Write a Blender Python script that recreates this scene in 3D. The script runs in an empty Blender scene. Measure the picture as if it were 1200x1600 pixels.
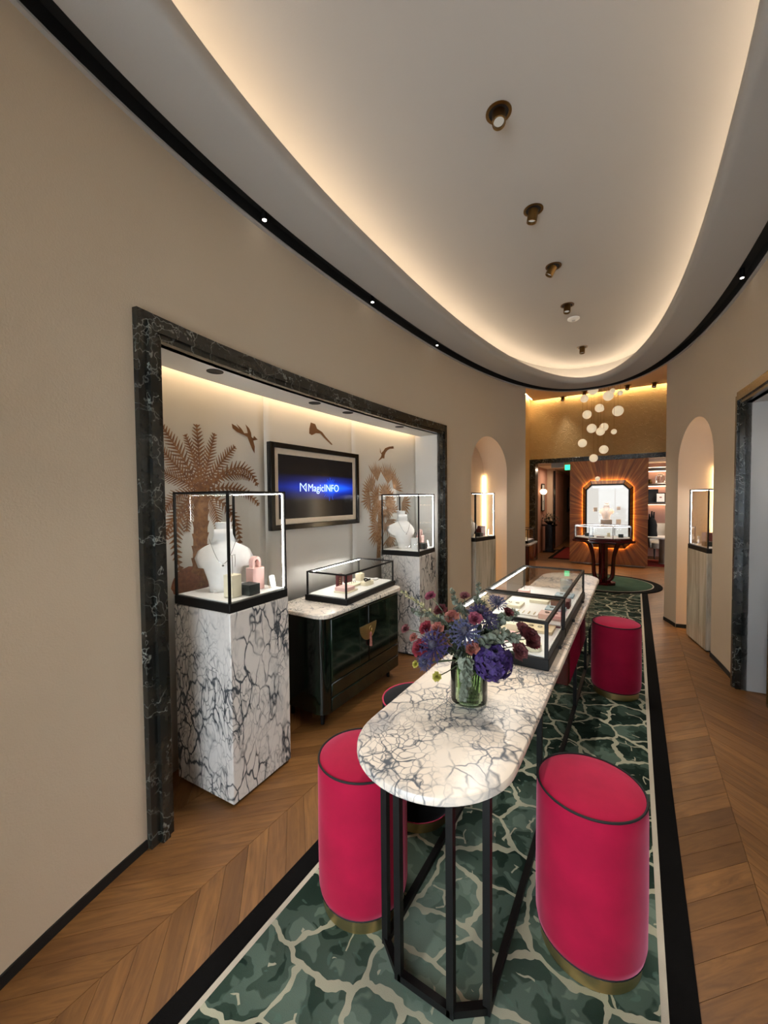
import bpy, math, random
from mathutils import Vector, Matrix
random.seed(7)
C = bpy.context.scene.collection
SC = bpy.context.scene
PI = math.pi

# ------------------------------------------------------------------ camera
CAM_H = 1.65
F_PX = 625.0                     # focal length in pixels of the 1200x1600 frame
PITCH, ROLL, YAW = math.radians(-1.857), -0.0095, math.radians(32.162)
fw = Vector((-math.sin(YAW)*math.cos(PITCH), math.cos(YAW)*math.cos(PITCH), math.sin(PITCH)))
rt0 = Vector((math.cos(YAW), math.sin(YAW), 0.0))
up0 = rt0.cross(fw)
rt = math.cos(ROLL)*rt0 + math.sin(ROLL)*up0
up = -math.sin(ROLL)*rt0 + math.cos(ROLL)*up0
cam_data = bpy.data.cameras.new('camera')
cam = bpy.data.objects.new('camera', cam_data); C.objects.link(cam)
cam_data.sensor_fit = 'VERTICAL'; cam_data.sensor_height = 36.0
cam_data.lens = F_PX/1600.0*36.0
cam_data.clip_start = 0.02
mw = Matrix.Identity(4)
for i in range(3):
    mw[i][0] = rt[i]; mw[i][1] = up[i]; mw[i][2] = -fw[i]
mw[0][3], mw[1][3], mw[2][3] = 0.0, 0.0, CAM_H
cam.matrix_world = mw
SC.camera = cam

def ray(px, py):
    return (px-600.0)*rt - (py-800.0)*up + F_PX*fw
def on_z(px, py, z):
    d = ray(px, py); t = (z-CAM_H)/d.z
    return Vector((0, 0, CAM_H)) + t*d
def on_y(px, py, y):
    d = ray(px, py); t = y/d.y
    return Vector((0, 0, CAM_H)) + t*d
def at_dist(px, py, g):          # point at ground distance g from the camera
    d = ray(px, py); t = g/math.hypot(d.x, d.y)
    return Vector((0, 0, CAM_H)) + t*d

# ------------------------------------------------------------------ world, exposure
world = bpy.data.worlds.new('world'); SC.world = world
world.use_nodes = True
wb = world.node_tree.nodes['Background']
wb.inputs[0].default_value = (0.86, 0.92, 1.0, 1); wb.inputs[1].default_value = 5.0
vs = SC.view_settings
SC.display_settings.display_device = 'sRGB'
vs.view_transform = 'Standard'; vs.look = 'None'; vs.gamma = 1.0; vs.exposure = 1.2
vs.use_curve_mapping = False
SC.cycles.transparent_max_bounces = 32

WARM = (1.0, 0.80, 0.58); WARM2 = (1.0, 0.70, 0.42); NEUT = (1.0, 0.93, 0.84); COOL = (0.93, 0.96, 1.0)
P_COVE, P_DOWN, P_TRACK, P_NOOK = 13.0, 34.0, 20.0, 14.0

def spot(name, loc, target, watt, angle, col, blend=0.5, rad=0.03, parent=None):
    l = bpy.data.lights.new(name, 'SPOT'); l.energy = watt; l.color = col
    l.spot_size = math.radians(angle); l.spot_blend = blend; l.shadow_soft_size = rad
    o = bpy.data.objects.new(name, l); C.objects.link(o)
    d = Vector(target)-Vector(loc)
    o.rotation_euler = d.to_track_quat('-Z', 'Y').to_euler()
    if parent is not None:
        o.parent = parent; o.location = Vector(loc)-parent.location
    else:
        o.location = loc
    return o
def area(name, loc, target, watt, sx, sy, col):
    l = bpy.data.lights.new(name, 'AREA'); l.energy = watt; l.color = col
    l.shape = 'RECTANGLE'; l.size = sx; l.size_y = sy
    o = bpy.data.objects.new(name, l); C.objects.link(o); o.location = loc
    o.rotation_euler = (Vector(target)-Vector(loc)).to_track_quat('-Z', 'Y').to_euler()
    return o
# ------------------------------------------------------------------ materials
def lin(c):
    if isinstance(c, str):
        c = [int(c[i:i+2], 16)/255 for i in (0, 2, 4)]
    return tuple(x/12.92 if x <= 0.04045 else ((x+0.055)/1.055)**2.4 for x in c) + (1,)
class NT:
    def __init__(s, name):
        s.m = bpy.data.materials.new(name); s.m.use_nodes = True
        s.t = s.m.node_tree; s.t.nodes.clear()
        s.out = s.t.nodes.new('ShaderNodeOutputMaterial')
    def n(s, typ, **kw):
        nd = s.t.nodes.new('ShaderNode'+typ)
        ins = kw.pop('ins', {})
        for k, v in kw.items(): setattr(nd, k, v)
        for k, v in ins.items():
            if hasattr(v, 'is_linked') or isinstance(v, bpy.types.NodeSocket): s.t.links.new(v, nd.inputs[k])
            else: nd.inputs[k].default_value = v
        return nd
    def l(s, a, b): s.t.links.new(a, b)
    def coord(s, kind='Object', scale=(1, 1, 1), rot=(0, 0, 0), loc=(0, 0, 0)):
        tc = s.n('TexCoord'); mp = s.n('Mapping')
        s.l(tc.outputs[kind], mp.inputs[0])
        mp.inputs[1].default_value = loc; mp.inputs[2].default_value = rot; mp.inputs[3].default_value = scale
        return mp.outputs[0]
    def ramp(s, fac, stops, interp='LINEAR'):
        r = s.n('ValToRGB'); r.color_ramp.interpolation = interp
        e = r.color_ramp.elements
        while len(e) < len(stops): e.new(0.5)
        for el, (p, c) in zip(e, stops):
            el.position = p; el.color = c if len(c) == 4 else lin(c)
        s.l(fac, r.inputs[0]); return r.outputs[0]
    def noise(s, vec, scale, detail=3, rough=0.5, dist=0.0, out=0):
        n = s.n('TexNoise', ins={'Scale': scale, 'Detail': detail, 'Roughness': rough, 'Distortion': dist})
        s.l(vec, n.inputs['Vector']); return n.outputs[out]
    def mix(s, fac, a, b, typ='MIX'):
        m = s.n('Mix', data_type='RGBA', blend_type=typ)
        for sock, v in ((m.inputs[0], fac), (m.inputs[6], a), (m.inputs[7], b)):
            if isinstance(v, bpy.types.NodeSocket): s.l(v, sock)
            else: sock.default_value = v if not isinstance(v, str) else lin(v)
        return m.outputs[2]
    def math(s, op, a, b=0.0, c=0.0):
        m = s.n('Math', operation=op)
        for i, v in enumerate((a, b, c)):
            if isinstance(v, bpy.types.NodeSocket): s.l(v, m.inputs[i])
            else: m.inputs[i].default_value = v
        return m.outputs[0]
    def bsdf(s, col, rough=0.5, metal=0.0, bump=None, bstr=0.1, bdist=0.01, **kw):
        b = s.n('BsdfPrincipled')
        for k, v in (('Base Color', col), ('Roughness', rough), ('Metallic', metal)):
            if isinstance(v, bpy.types.NodeSocket): s.l(v, b.inputs[k])
            else: b.inputs[k].default_value = lin(v) if isinstance(v, str) else v
        for k, v in kw.items():
            k = k.replace('_', ' ')
            b.inputs[k].default_value = v
        if bump is not None:
            bm = s.n('Bump', ins={'Strength': bstr, 'Distance': bdist}); s.l(bump, bm.inputs['Height'])
            s.l(bm.outputs[0], b.inputs['Normal'])
        s.l(b.outputs[0], s.out.inputs[0]); return b
M = {}
def plain(key, col, rough=0.5, metal=0.0, **kw):
    t = NT(key); v = t.coord(); nz = t.noise(v, 30, 2)
    c = lin(col) if isinstance(col, str) else col
    dark = tuple(x*0.88 for x in c[:3]) + (1,)
    t.bsdf(t.mix(nz, c, dark), rough, metal, **kw); M[key] = t.m; return t.m
def emis(key, col, strength):
    t = NT(key); e = t.n('Emission', ins={'Color': tuple(col)+(1,), 'Strength': strength})
    t.l(e.outputs[0], t.out.inputs[0]); M[key] = t.m; return t.m

def m_plaster(key, c1, c2, bstr=0.25, scale=120):
    t = NT(key); v = t.coord()
    a = t.noise(v, 1.1, 4); b = t.noise(v, scale, 3, 0.6)
    col = t.mix(a, c1, c2)
    t.bsdf(col, 0.85, 0, bump=b, bstr=bstr, bdist=0.004, Specular_IOR_Level=0.2); M[key] = t.m
m_plaster('wall_plaster', 'C9B9A3', 'C1B099')
m_plaster('ceiling_white', 'AEA9A2', 'A8A39C', 0.08)
m_plaster('nook_white', 'DAD8D3', 'D0CEC9', 0.05)
m_plaster('niche_paint', 'D6BFA8', 'CDB59E', 0.1)
m_plaster('side_grey', 'B9B8B6', 'ADACAA', 0.1)
m_plaster('pink_paint', 'B58C7C', 'AA8071', 0.1)
t = NT('relief_plaster'); v = t.coord(); vz = t.n('TexVoronoi', ins={'Scale': 5.5}, feature='F1'); 
nzv = t.n('Vector' + 'Math', operation='ADD'); t.l(v, nzv.inputs[0]); t.l(t.noise(v, 6, 3, out=1), nzv.inputs[1]); t.l(nzv.outputs[0], vz.inputs['Vector'])
n2 = t.noise(v, 11, 5, 0.6)
hgt = t.math('ADD', t.ramp(vz.outputs['Distance'], [(0.25, (1, 1, 1, 1)), (0.34, (0, 0, 0, 1))]), t.math('MULTIPLY', n2, 0.8))
t.bsdf(t.mix(n2, 'B59A68', 'A88C5A'), 0.7, 0, bump=hgt, bstr=0.5, bdist=0.02); M['relief_plaster'] = t.m

def m_marble(key, scale=(1, 1, 1), vs_=7.0, dens=1.0, base='E9E3DA', cream='E2D3BF', vein='4A4F55', rough=0.18, loc=(0, 0, 0), rot=(0, 0, 0), w=0.03, warp=.3):
    t = NT(key); v = t.coord(scale=scale, loc=loc, rot=rot)
    wob = t.noise(v, 3.0, 4, 0.6, out=1)
    sub = t.n('VectorMath', operation='SUBTRACT'); t.l(wob, sub.inputs[0]); sub.inputs[1].default_value = (.5, .5, .5)
    scl = t.n('VectorMath', operation='SCALE'); t.l(sub.outputs[0], scl.inputs[0]); scl.inputs['Scale'].default_value = warp
    add = t.n('VectorMath', operation='ADD'); t.l(v, add.inputs[0]); t.l(scl.outputs[0], add.inputs[1])
    dv = add.outputs[0]
    v1 = t.n('TexVoronoi', feature='DISTANCE_TO_EDGE', ins={'Scale': vs_}); t.l(dv, v1.inputs['Vector'])
    v2 = t.n('TexVoronoi', feature='DISTANCE_TO_EDGE', ins={'Scale': vs_*2.7}); t.l(dv, v2.inputs['Vector'])
    big = t.noise(v, 2.6, 3, 0.55)
    zone = t.ramp(big, [(0.42, (0, 0, 0, 1)), (0.60, (1, 1, 1, 1))])
    e1 = t.ramp(v1.outputs['Distance'], [(0.0, (1, 1, 1, 1)), (w*0.5, (.7, .7, .7, 1)), (w*1.6, (0, 0, 0, 1))])
    e2 = t.ramp(v2.outputs['Distance'], [(0.0, (1, 1, 1, 1)), (w*1.1, (.35, .35, .35, 1)), (w*3, (0, 0, 0, 1))])
    n1 = t.noise(v, 5, 3)
    k1 = t.math('MULTIPLY', e1, t.ramp(n1, [(0.38, (.05, .05, .05, 1)), (0.58, (1, 1, 1, 1))]))
    k2 = t.math('MULTIPLY', e2, zone)
    kk = t.math('MINIMUM', t.math('MULTIPLY', t.math('ADD', k1, k2), dens), 1.0)
    smoke = t.ramp(t.noise(dv, 4.2, 6, 0.65), [(0.54, (0, 0, 0, 1)), (0.70, (.75, .75, .75, 1))])
    col = t.mix(t.noise(v, 3.3, 2), base, cream)
    col = t.mix(smoke, col, '8E9092')
    col = t.mix(kk, col, vein)
    t.bsdf(col, rough); M[key] = t.m
m_marble('marble_table', (1, .9, 1), 12.5, 1.15, base='E2DBD1', cream='DFCBB4', vein='50555C', w=0.035, rough=.3, warp=.2)
m_marble('marble_pedestal', (1, 1, .5), 12.0, 1.3, base='D9D7D4', cream='CFC6BC', vein='484C51', loc=(3.1, 1.7, .4), w=0.046, warp=.28)
m_marble('marble_slab', (1, 1, 1), 10.0, 1.0, loc=(7, 2, 0))
t = NT('marble_streak'); v = t.coord(scale=(1, 1, .12)); a = t.noise(v, 9, 5, 0.6, 1.2); b = t.noise(v, 30, 3, .5, .4)
t.bsdf(t.mix(t.math('MULTIPLY', b, .5), t.ramp(a, [(0.30, '6F6A58'), (0.42, 'A79E8C'), (0.55, 'C3B9A6'), (0.68, 'D9CDBB'), (0.8, 'C2A58B')]), 'B7AA96'), 0.2); M['marble_streak'] = t.m
t = NT('dark_marble'); v = t.coord()
wob = t.noise(v, 4, 4, .6, out=1); add = t.n('VectorMath', operation='MULTIPLY_ADD'); t.l(wob, add.inputs[0]); add.inputs[1].default_value = (.5, .5, .5); t.l(v, add.inputs[2])
v1 = t.n('TexVoronoi', feature='DISTANCE_TO_EDGE', ins={'Scale': 6.5}); t.l(add.outputs[0], v1.inputs['Vector'])
e = t.ramp(v1.outputs['Distance'], [(0.0, (1, 1, 1, 1)), (0.012, (.45, .45, .45, 1)), (0.03, (0, 0, 0, 1))])
msk = t.ramp(t.noise(v, 5, 3), [(0.38, (0, 0, 0, 1)), (0.56, (.8, .8, .8, 1))])
col = t.ramp(t.noise(v, 7, 5, .65), [(.35, '14171A'), (.5, '20221F'), (.62, '2F2C26'), (.75, '1B2622')])
t.bsdf(t.mix(t.math('MULTIPLY', e, msk), col, '9A9D95'), 0.24); M['dark_marble'] = t.m

# oak planks: uv runs along the plank
t = NT('oak'); tc = t.n('UVMap', uv_map='UVMap'); oi = t.n('ObjectInfo'); gi = t.n('NewGeometry')
rnd = t.math('FRACT', t.math('ADD', oi.outputs['Random'], gi.outputs['Random Per Island']))
cmb = t.n('CombineXYZ'); t.l(t.math('MULTIPLY', rnd, 37.0), cmb.inputs[0]); t.l(t.math('MULTIPLY', rnd, 11.0), cmb.inputs[1])
ad = t.n('VectorMath', operation='ADD'); t.l(tc.outputs[0], ad.inputs[0]); t.l(cmb.outputs[0], ad.inputs[1])
mp = t.n('Mapping'); t.l(ad.outputs[0], mp.inputs[0]); mp.inputs[3].default_value = (1.0, 9.0, 1.0)
g1 = t.noise(mp.outputs[0], 3.2, 5, .6, 1.4); mp2 = t.n('Mapping'); t.l(ad.outputs[0], mp2.inputs[0]); mp2.inputs[3].default_value = (4.0, 120.0, 1.0)
g2 = t.noise(mp2.outputs[0], 2.0, 3, .6)
base = t.ramp(rnd, [(0.0, '6F4B26'), (0.35, '875D31'), (0.7, '96693A'), (1.0, '79512B')])
col = t.mix(t.ramp(g1, [(.35, (0, 0, 0, 1)), (.68, (.62, .62, .62, 1))]), base, '4C2E16')
col = t.mix(t.math('MULTIPLY', g2, .38), col, '583820')
t.bsdf(col, t.ramp(g1, [(0, (.32, .32, .32, 1)), (1, (.45, .45, .45, 1))]), 0, bump=g2, bstr=.08, bdist=.002); M['oak'] = t.m
plain('floor_gap', '1E130B', .8)

# carpet
def m_carpet():
    t = NT('carpet_field'); v = t.coord()
    wob = t.noise(v, 5.0, 3, .55, out=1)
    sub = t.n('VectorMath', operation='SUBTRACT'); t.l(wob, sub.inputs[0]); sub.inputs[1].default_value = (.5, .5, .5)
    sc = t.n('VectorMath', operation='SCALE'); t.l(sub.outputs[0], sc.inputs[0]); sc.inputs['Scale'].default_value = .16
    ad = t.n('VectorMath', operation='ADD'); t.l(v, ad.inputs[0]); t.l(sc.outputs[0], ad.inputs[1])
    sx = t.n('SeparateXYZ'); t.l(ad.outputs[0], sx.inputs[0]); cb = t.n('CombineXYZ'); t.l(sx.outputs[0], cb.inputs[0]); t.l(sx.outputs[1], cb.inputs[1])
    v1 = t.n('TexVoronoi', feature='DISTANCE_TO_EDGE', voronoi_dimensions='2D', ins={'Scale': 4.3}); t.l(cb.outputs[0], v1.inputs['Vector'])
    v0 = t.n('TexVoronoi', feature='F1', voronoi_dimensions='2D', ins={'Scale': 4.3}); t.l(cb.outputs[0], v0.inputs['Vector'])
    nz = t.noise(v, 9, 2)
    edge = t.math('LESS_THAN', v1.outputs['Distance'], t.math('MULTIPLY_ADD', nz, .07, .008))
    patch = t.noise(ad.outputs[0], 7.5, 2, .5, .6)
    big = t.noise(v, 1.15, 1)
    sepc = t.n('SeparateColor'); t.l(v0.outputs['Color'], sepc.inputs[0])
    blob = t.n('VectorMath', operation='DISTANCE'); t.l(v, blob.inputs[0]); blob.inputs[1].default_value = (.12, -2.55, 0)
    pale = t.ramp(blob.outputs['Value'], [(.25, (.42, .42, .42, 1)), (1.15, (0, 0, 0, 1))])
    twv = t.n('TexVoronoi', feature='DISTANCE_TO_EDGE', voronoi_dimensions='2D', ins={'Scale': 6.2}); t.l(cb.outputs[0], twv.inputs['Vector'])
    twig = t.math('MULTIPLY', t.math('LESS_THAN', twv.outputs['Distance'], .026), t.math('GREATER_THAN', t.noise(v, 6.5, 2), .57))
    edge = t.math('MAXIMUM', edge, twig)
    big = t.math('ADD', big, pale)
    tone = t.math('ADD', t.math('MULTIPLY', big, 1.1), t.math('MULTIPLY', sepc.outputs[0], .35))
    tone = t.math('ADD', tone, t.math('MULTIPLY', t.ramp(patch, [(.44, (0, 0, 0, 1)), (.46, (.5, .5, .5, 1)), (.56, (.5, .5, .5, 1)), (.58, (1, 1, 1, 1))]), .45))
    col = t.ramp(t.math('MULTIPLY', tone, .62), [(.36, '15211B'), (.52, '1E2D25'), (.64, '36473C'), (.80, '5A6C60'), (1.0, '788A7C')])
    spots = t.ramp(t.noise(v, 16, 2, .5, .8), [(.66, (0, 0, 0, 1)), (.68, (.5, .5, .5, 1))])
    col = t.mix(spots, col, '5D776B')
    col = t.mix(edge, col, 'B6B49C')
    pile = t.noise(v, 420, 2, .7)
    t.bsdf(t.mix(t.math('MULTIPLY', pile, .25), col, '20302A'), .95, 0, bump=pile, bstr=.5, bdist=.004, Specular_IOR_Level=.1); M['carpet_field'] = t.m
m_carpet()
def m_pile(key, c1, c2):
    t = NT(key); v = t.coord(); p = t.noise(v, 380, 2, .7); q = t.noise(v, 5, 3)
    t.bsdf(t.mix(q, c1, c2), .95, 0, bump=p, bstr=.5, bdist=.004, Specular_IOR_Level=.1); M[key] = t.m
m_pile('carpet_black', '0B0A09', '100E0D'); m_pile('carpet_cream', 'C9BFAD', 'B9B09E'); m_pile('carpet_green', '31483A', '4C6652'); m_pile('carpet_red', '7A2A24', '6A221F')
def m_velvet(key, c1, c2, sheen, scol):
    t = NT(key); v = t.coord(); a = t.noise(v, 7, 4, .6); b = t.noise(v, 500, 2)
    bs = t.bsdf(t.mix(a, c1, c2), .8, 0, bump=b, bstr=.15, bdist=.002, Specular_IOR_Level=.15)
    bs.inputs['Sheen Weight'].default_value = sheen; bs.inputs['Sheen Roughness'].default_value = .4
    bs.inputs['Sheen Tint'].default_value = scol; M[key] = t.m
m_velvet('velvet_pink', 'B0103A', '820A2A', .5, (1, .35, .5, 1)); m_velvet('velvet_black', '0A0A0B', '0E0D0E', .12, (.6, .6, .65, 1))
def m_brushed(key, c, rough):
    t = NT(key); v = t.coord(scale=(1, 1, 40)); a = t.noise(v, 12, 3)
    t.bsdf(t.mix(a, c, tuple(x*.8 for x in lin(c)[:3])+(1,)), rough, 1.0); M[key] = t.m
m_brushed('brass', 'D2B983', .36); m_brushed('bronze', '7A5E38', .35); m_brushed('silver', 'B9B7B4', .2)
plain('black_metal', '090808', .5, Specular_IOR_Level=.3); plain('black_matte', '0A0908', .7); plain('black_lacquer', '0D0D0D', .15)
plain('red_lacquer', '4A0C10', .12, Coat_Weight=.6); plain('white_enamel', 'E4E2DE', .4); plain('fixture_white', 'DEDCD8', .5)
plain('bust_white', 'E8E6E3', .7); plain('cream_card', 'E9DFC2', .6); plain('pink_card', 'E3B9B1', .55); plain('dark_green_card', '1E2A2A', .45)
plain('burgundy_card', '5E161C', .5); plain('blue_card', '9FB4BE', .6); plain('wood_shelf_dark', '2A1D16', .5); plain('beige_fabric', 'B9AFA2', .9)
plain('bird_copper', '84572F', .6); plain('mat_board', 'D9C9B4', .8); plain('picture_dark', '17171A', .5); plain('black_fabric', '0C0C0E', .9)
plain('stem_green', '3E4A2C', .6); plain('petal_yellow', 'A9A046', .6); plain('petal_cream', 'E3CFA6', .6)
plain('leaf_dark', '1F2A1C', .6)
def m_two(key, c1, c2, sc, rough=.7, **kw):
    t = NT(key); v = t.coord(); t.bsdf(t.mix(t.ramp(t.noise(v, sc, 3), [(.35, (0, 0, 0, 1)), (.65, (1, 1, 1, 1))]), c1, c2), rough, **kw); M[key] = t.m
m_two('palm_copper', '6E4529', '93673F', 40); m_two('fan_copper', '8F6641', 'B58D66', 40); m_two('thistle_blue', '2C2E4C', '474A6C', 60)
m_two('thistle_purple', '21183E', '332858', 60); m_two('thistle_core', '23222C', '3A3644', 150); m_two('hydrangea', '211140', '371C62', 60)
m_two('petal_coral', '7C3A32', '9A6254', 60); m_two('petal_burgundy', '3C0A10', '5A141A', 60); m_two('petal_pink', '8A4152', '6A2840', 60)
m_two('petal_red', '7E1A28', '5E1220', 60); m_two('petal_dusty', '74403F', '58272D', 60); m_two('eucalyptus', '4C5344', '74796A', 60); m_two('grey_tassel', '7E8474', '5E6656', 90)
m_two('astilbe', 'B8AE84', '8D8A5E', 90); m_two('soil_brown', '7A4A32', '945E3F', 50)
# lacquer with green streaks
t = NT('green_lacquer'); v = t.coord(scale=(1, 1, .05)); a = t.noise(v, 22, 4, .6)
t.bsdf(t.ramp(a, [(.4, '060807'), (.6, '0D1A12'), (.75, '1B3322')]), .09, 0, Coat_Weight=.0); M['green_lacquer'] = t.m
# radiating veneer: angle about the panel centre (local xz)
t = NT('veneer'); tc = t.n('TexCoord'); sx = t.n('SeparateXYZ'); t.l(tc.outputs['Object'], sx.inputs[0])
ang = t.math('ARCTAN2', t.math('SUBTRACT', sx.outputs[2], .0), sx.outputs[0])
cb = t.n('CombineXYZ'); t.l(t.math('MULTIPLY', ang, 6.5), cb.inputs[0])
rr = t.n('VectorMath', operation='LENGTH'); t.l(tc.outputs['Object'], rr.inputs[0]); t.l(t.math('MULTIPLY', rr.outputs['Value'], .25), cb.inputs[1])
a = t.noise(cb.outputs[0], 2.6, 5, .7); oi = t.n('ObjectInfo')
t.bsdf(t.mix(t.math('MULTIPLY', oi.outputs['Random'], .3), t.ramp(a, [(.34, '5A3112'), (.5, '93581F'), (.66, 'C68840')]), '7A4620'), .45); M['veneer'] = t.m
# clear glass that lets light straight through
def m_glass(key, tint, refl, ior=1.45):
    t = NT(key); tr = t.n('BsdfTransparent', ins={'Color': tint}); gl = t.n('BsdfGlossy', ins={'Color': (1, 1, 1, 1), 'Roughness': .01})
    fr = t.n('Fresnel', ins={'IOR': ior}); mx = t.n('MixShader')
    t.l(t.math('MULTIPLY', fr.outputs[0], refl), mx.inputs[0]); t.l(tr.outputs[0], mx.inputs[1]); t.l(gl.outputs[0], mx.inputs[2])
    t.l(mx.outputs[0], t.out.inputs[0]); M[key] = t.m
m_glass('glass', (.975, .985, .98, 1), .65); m_glass('window_glass', (.95, .97, .97, 1), .8)
m_glass('green_glass', (.80, .91, .76, 1), 1.0); m_glass('water', (.90, .96, .88, 1), .4, 1.33)
emis('led_cove', WARM, P_COVE); emis('led_white', (1.0, .97, .92), 34.0); emis('led_warm', WARM2, 8.0); emis('led_wash', (1.0, .74, .42), 26.0); emis('led_soft', (1.0, .97, .92), 4.0); emis('led_amber', (1.0, .5, .18), 34.0); emis('led_yellow', (1.0, .78, .42), 14.0)
emis('lamp_lens', (1.0, .95, .88), 7.0); emis('lamp_dim', (1.0, .9, .75), .15); emis('sconce_glow', (1.0, .72, .4), 2.0); emis('exit_green', (.03, .75, .3), 1.3); emis('vitrine_back', (1.0, .95, .88), .35); plain('globe', 'F2E2C4', .5); M['globe'].node_tree.nodes['Principled BSDF'].inputs['Emission Color'].default_value = (1, .82, .55, 1); M['globe'].node_tree.nodes['Principled BSDF'].inputs['Emission Strength'].default_value = .22
emis('screen_text', (.55, .72, 1.0), .75)
t = NT('screen'); v = t.coord(); sx = t.n('SeparateXYZ'); t.l(v, sx.inputs[0])
band = t.ramp(t.math('ABSOLUTE', sx.outputs[2]), [(0, (1, 1, 1, 1)), (.055, (.25, .25, .25, 1)), (.11, (0, 0, 0, 1))])
core = t.ramp(t.math('ABSOLUTE', t.math('SUBTRACT', sx.outputs[1], .17)), [(0, (1, 1, 1, 1)), (.3, (.35, .35, .35, 1)), (.6, (.12, .12, .12, 1))])
k = t.math('MULTIPLY', band, core)
em = t.n('Emission', ins={'Strength': 1.0}); t.l(t.ramp(k, [(0, (.0035, .003, .003, 1)), (.3, (.004, .02, .25, 1)), (.8, (.01, .1, .85, 1)), (1, (.1, .35, 1, 1))]), em.inputs[0])
gb = t.n('BsdfGlossy', ins={'Roughness': .15, 'Color': (.03, .03, .03, 1)}); ads = t.n('AddShader'); t.l(em.outputs[0], ads.inputs[0]); t.l(gb.outputs[0], ads.inputs[1]); t.l(ads.outputs[0], t.out.inputs[0]); M['screen'] = t.m
# ------------------------------------------------------------------ mesh builder
class MB:
    def __init__(s): s.v = []; s.f = []; s.uv = None
    def quad(s, a, b, c, d):
        n = len(s.v); s.v += [Vector(a), Vector(b), Vector(c), Vector(d)]; s.f.append((n, n+1, n+2, n+3)); return s
    def poly(s, pts):
        n = len(s.v); s.v += [Vector(p) for p in pts]; s.f.append(tuple(range(n, n+len(pts)))); return s
    def box(s, x0, x1, y0, y1, z0, z1):
        n = len(s.v)
        s.v += [Vector(p) for p in ((x0, y0, z0), (x1, y0, z0), (x1, y1, z0), (x0, y1, z0), (x0, y0, z1), (x1, y0, z1), (x1, y1, z1), (x0, y1, z1))]
        for q in ((0, 3, 2, 1), (4, 5, 6, 7), (0, 1, 5, 4), (1, 2, 6, 5), (2, 3, 7, 6), (3, 0, 4, 7)): s.f.append(tuple(n+i for i in q))
        return s
    def bar(s, p, q, w, h=None):                       # square bar between two points
        h = h or w; p, q = Vector(p), Vector(q); d = (q-p).normalized()
        u = d.cross(Vector((0, 0, 1)));  u = Vector((1, 0, 0)) if u.length < 1e-4 else u.normalized(); k = d.cross(u)
        n = len(s.v)
        for b in (p, q):
            for i, j in ((-1, -1), (1, -1), (1, 1), (-1, 1)): s.v.append(b+u*(i*w/2)+k*(j*h/2))
        for q4 in ((0, 1, 2, 3), (7, 6, 5, 4), (0, 4, 5, 1), (1, 5, 6, 2), (2, 6, 7, 3), (3, 7, 4, 0)): s.f.append(tuple(n+i for i in q4))
        return s
    def prism(s, pts, z0, z1, bev=0.0):
        n = len(s.v); k = len(pts)
        rings = [(z0, 0.0), (z1, 0.0)] if not bev else [(z0, bev), (z0+bev, 0), (z1-bev, 0), (z1, bev)]
        cx = sum(p[0] for p in pts)/k; cy = sum(p[1] for p in pts)/k
        for z, inn in rings:
            for p in pts:
                d = Vector((p[0]-cx, p[1]-cy)); l = max(d.length, 1e-6); fct = (l-inn)/l
                s.v.append(Vector((cx+d.x*fct, cy+d.y*fct, z)))
        for r in range(len(rings)-1):
            for i in range(k): s.f.append((n+r*k+i, n+r*k+(i+1) % k, n+(r+1)*k+(i+1) % k, n+(r+1)*k+i))
        s.f.append(tuple(n+i for i in reversed(range(k)))); s.f.append(tuple(n+(len(rings)-1)*k+i for i in range(k)))
        return s
    def lathe(s, prof, seg=32, c=(0, 0, 0), rx=1.0, ry=1.0, close=True):
        n = len(s.v)
        for r, z in prof:
            for i in range(seg):
                a = 2*PI*i/seg; s.v.append(Vector((c[0]+r*rx*math.cos(a), c[1]+r*ry*math.sin(a), c[2]+z)))
        for j in range(len(prof)-1):
            for i in range(seg): s.f.append((n+j*seg+i, n+j*seg+(i+1) % seg, n+(j+1)*seg+(i+1) % seg, n+(j+1)*seg+i))
        if close:
            s.f.append(tuple(n+i for i in reversed(range(seg)))); s.f.append(tuple(n+(len(prof)-1)*seg+i for i in range(seg)))
        return s
    def tube(s, path, rad, seg=8, cap=True):
        path = [Vector(p) for p in path]; n = len(s.v); m = len(path)
        rads = rad if isinstance(rad, (list, tuple)) else [rad]*m
        u = None
        for i, p in enumerate(path):
            d = (path[min(i+1, m-1)]-path[max(i-1, 0)]).normalized()
            if u is None:
                u = d.cross(Vector((0, 0, 1))); u = Vector((1, 0, 0)) if u.length < 1e-3 else u.normalized()
            u = (u-d*u.dot(d)).normalized(); k = d.cross(u)
            for j in range(seg):
                a = 2*PI*j/seg; s.v.append(p+(u*math.cos(a)+k*math.sin(a))*rads[i])
        for i in range(m-1):
            for j in range(seg): s.f.append((n+i*seg+j, n+i*seg+(j+1) % seg, n+(i+1)*seg+(j+1) % seg, n+(i+1)*seg+j))
        if cap: s.f.append(tuple(n+j for j in reversed(range(seg)))); s.f.append(tuple(n+(m-1)*seg+j for j in range(seg)))
        return s
    def sphere(s, c, r, seg=20, rings=12, sz=1.0):
        n = len(s.v); c = Vector(c)
        s.v.append(c+Vector((0, 0, -r*sz)))
        for j in range(1, rings):
            a = -PI/2+PI*j/rings
            for i in range(seg): s.v.append(c+Vector((r*math.cos(a)*math.cos(2*PI*i/seg), r*math.cos(a)*math.sin(2*PI*i/seg), r*sz*math.sin(a))))
        s.v.append(c+Vector((0, 0, r*sz))); top = len(s.v)-1
        for i in range(seg):
            s.f.append((n, n+1+(i+1) % seg, n+1+i)); s.f.append((top, top-seg+i, top-seg+(i+1) % seg))
        for j in range(rings-2):
            for i in range(seg): s.f.append((n+1+j*seg+i, n+1+j*seg+(i+1) % seg, n+1+(j+1)*seg+(i+1) % seg, n+1+(j+1)*seg+i))
        return s
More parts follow.
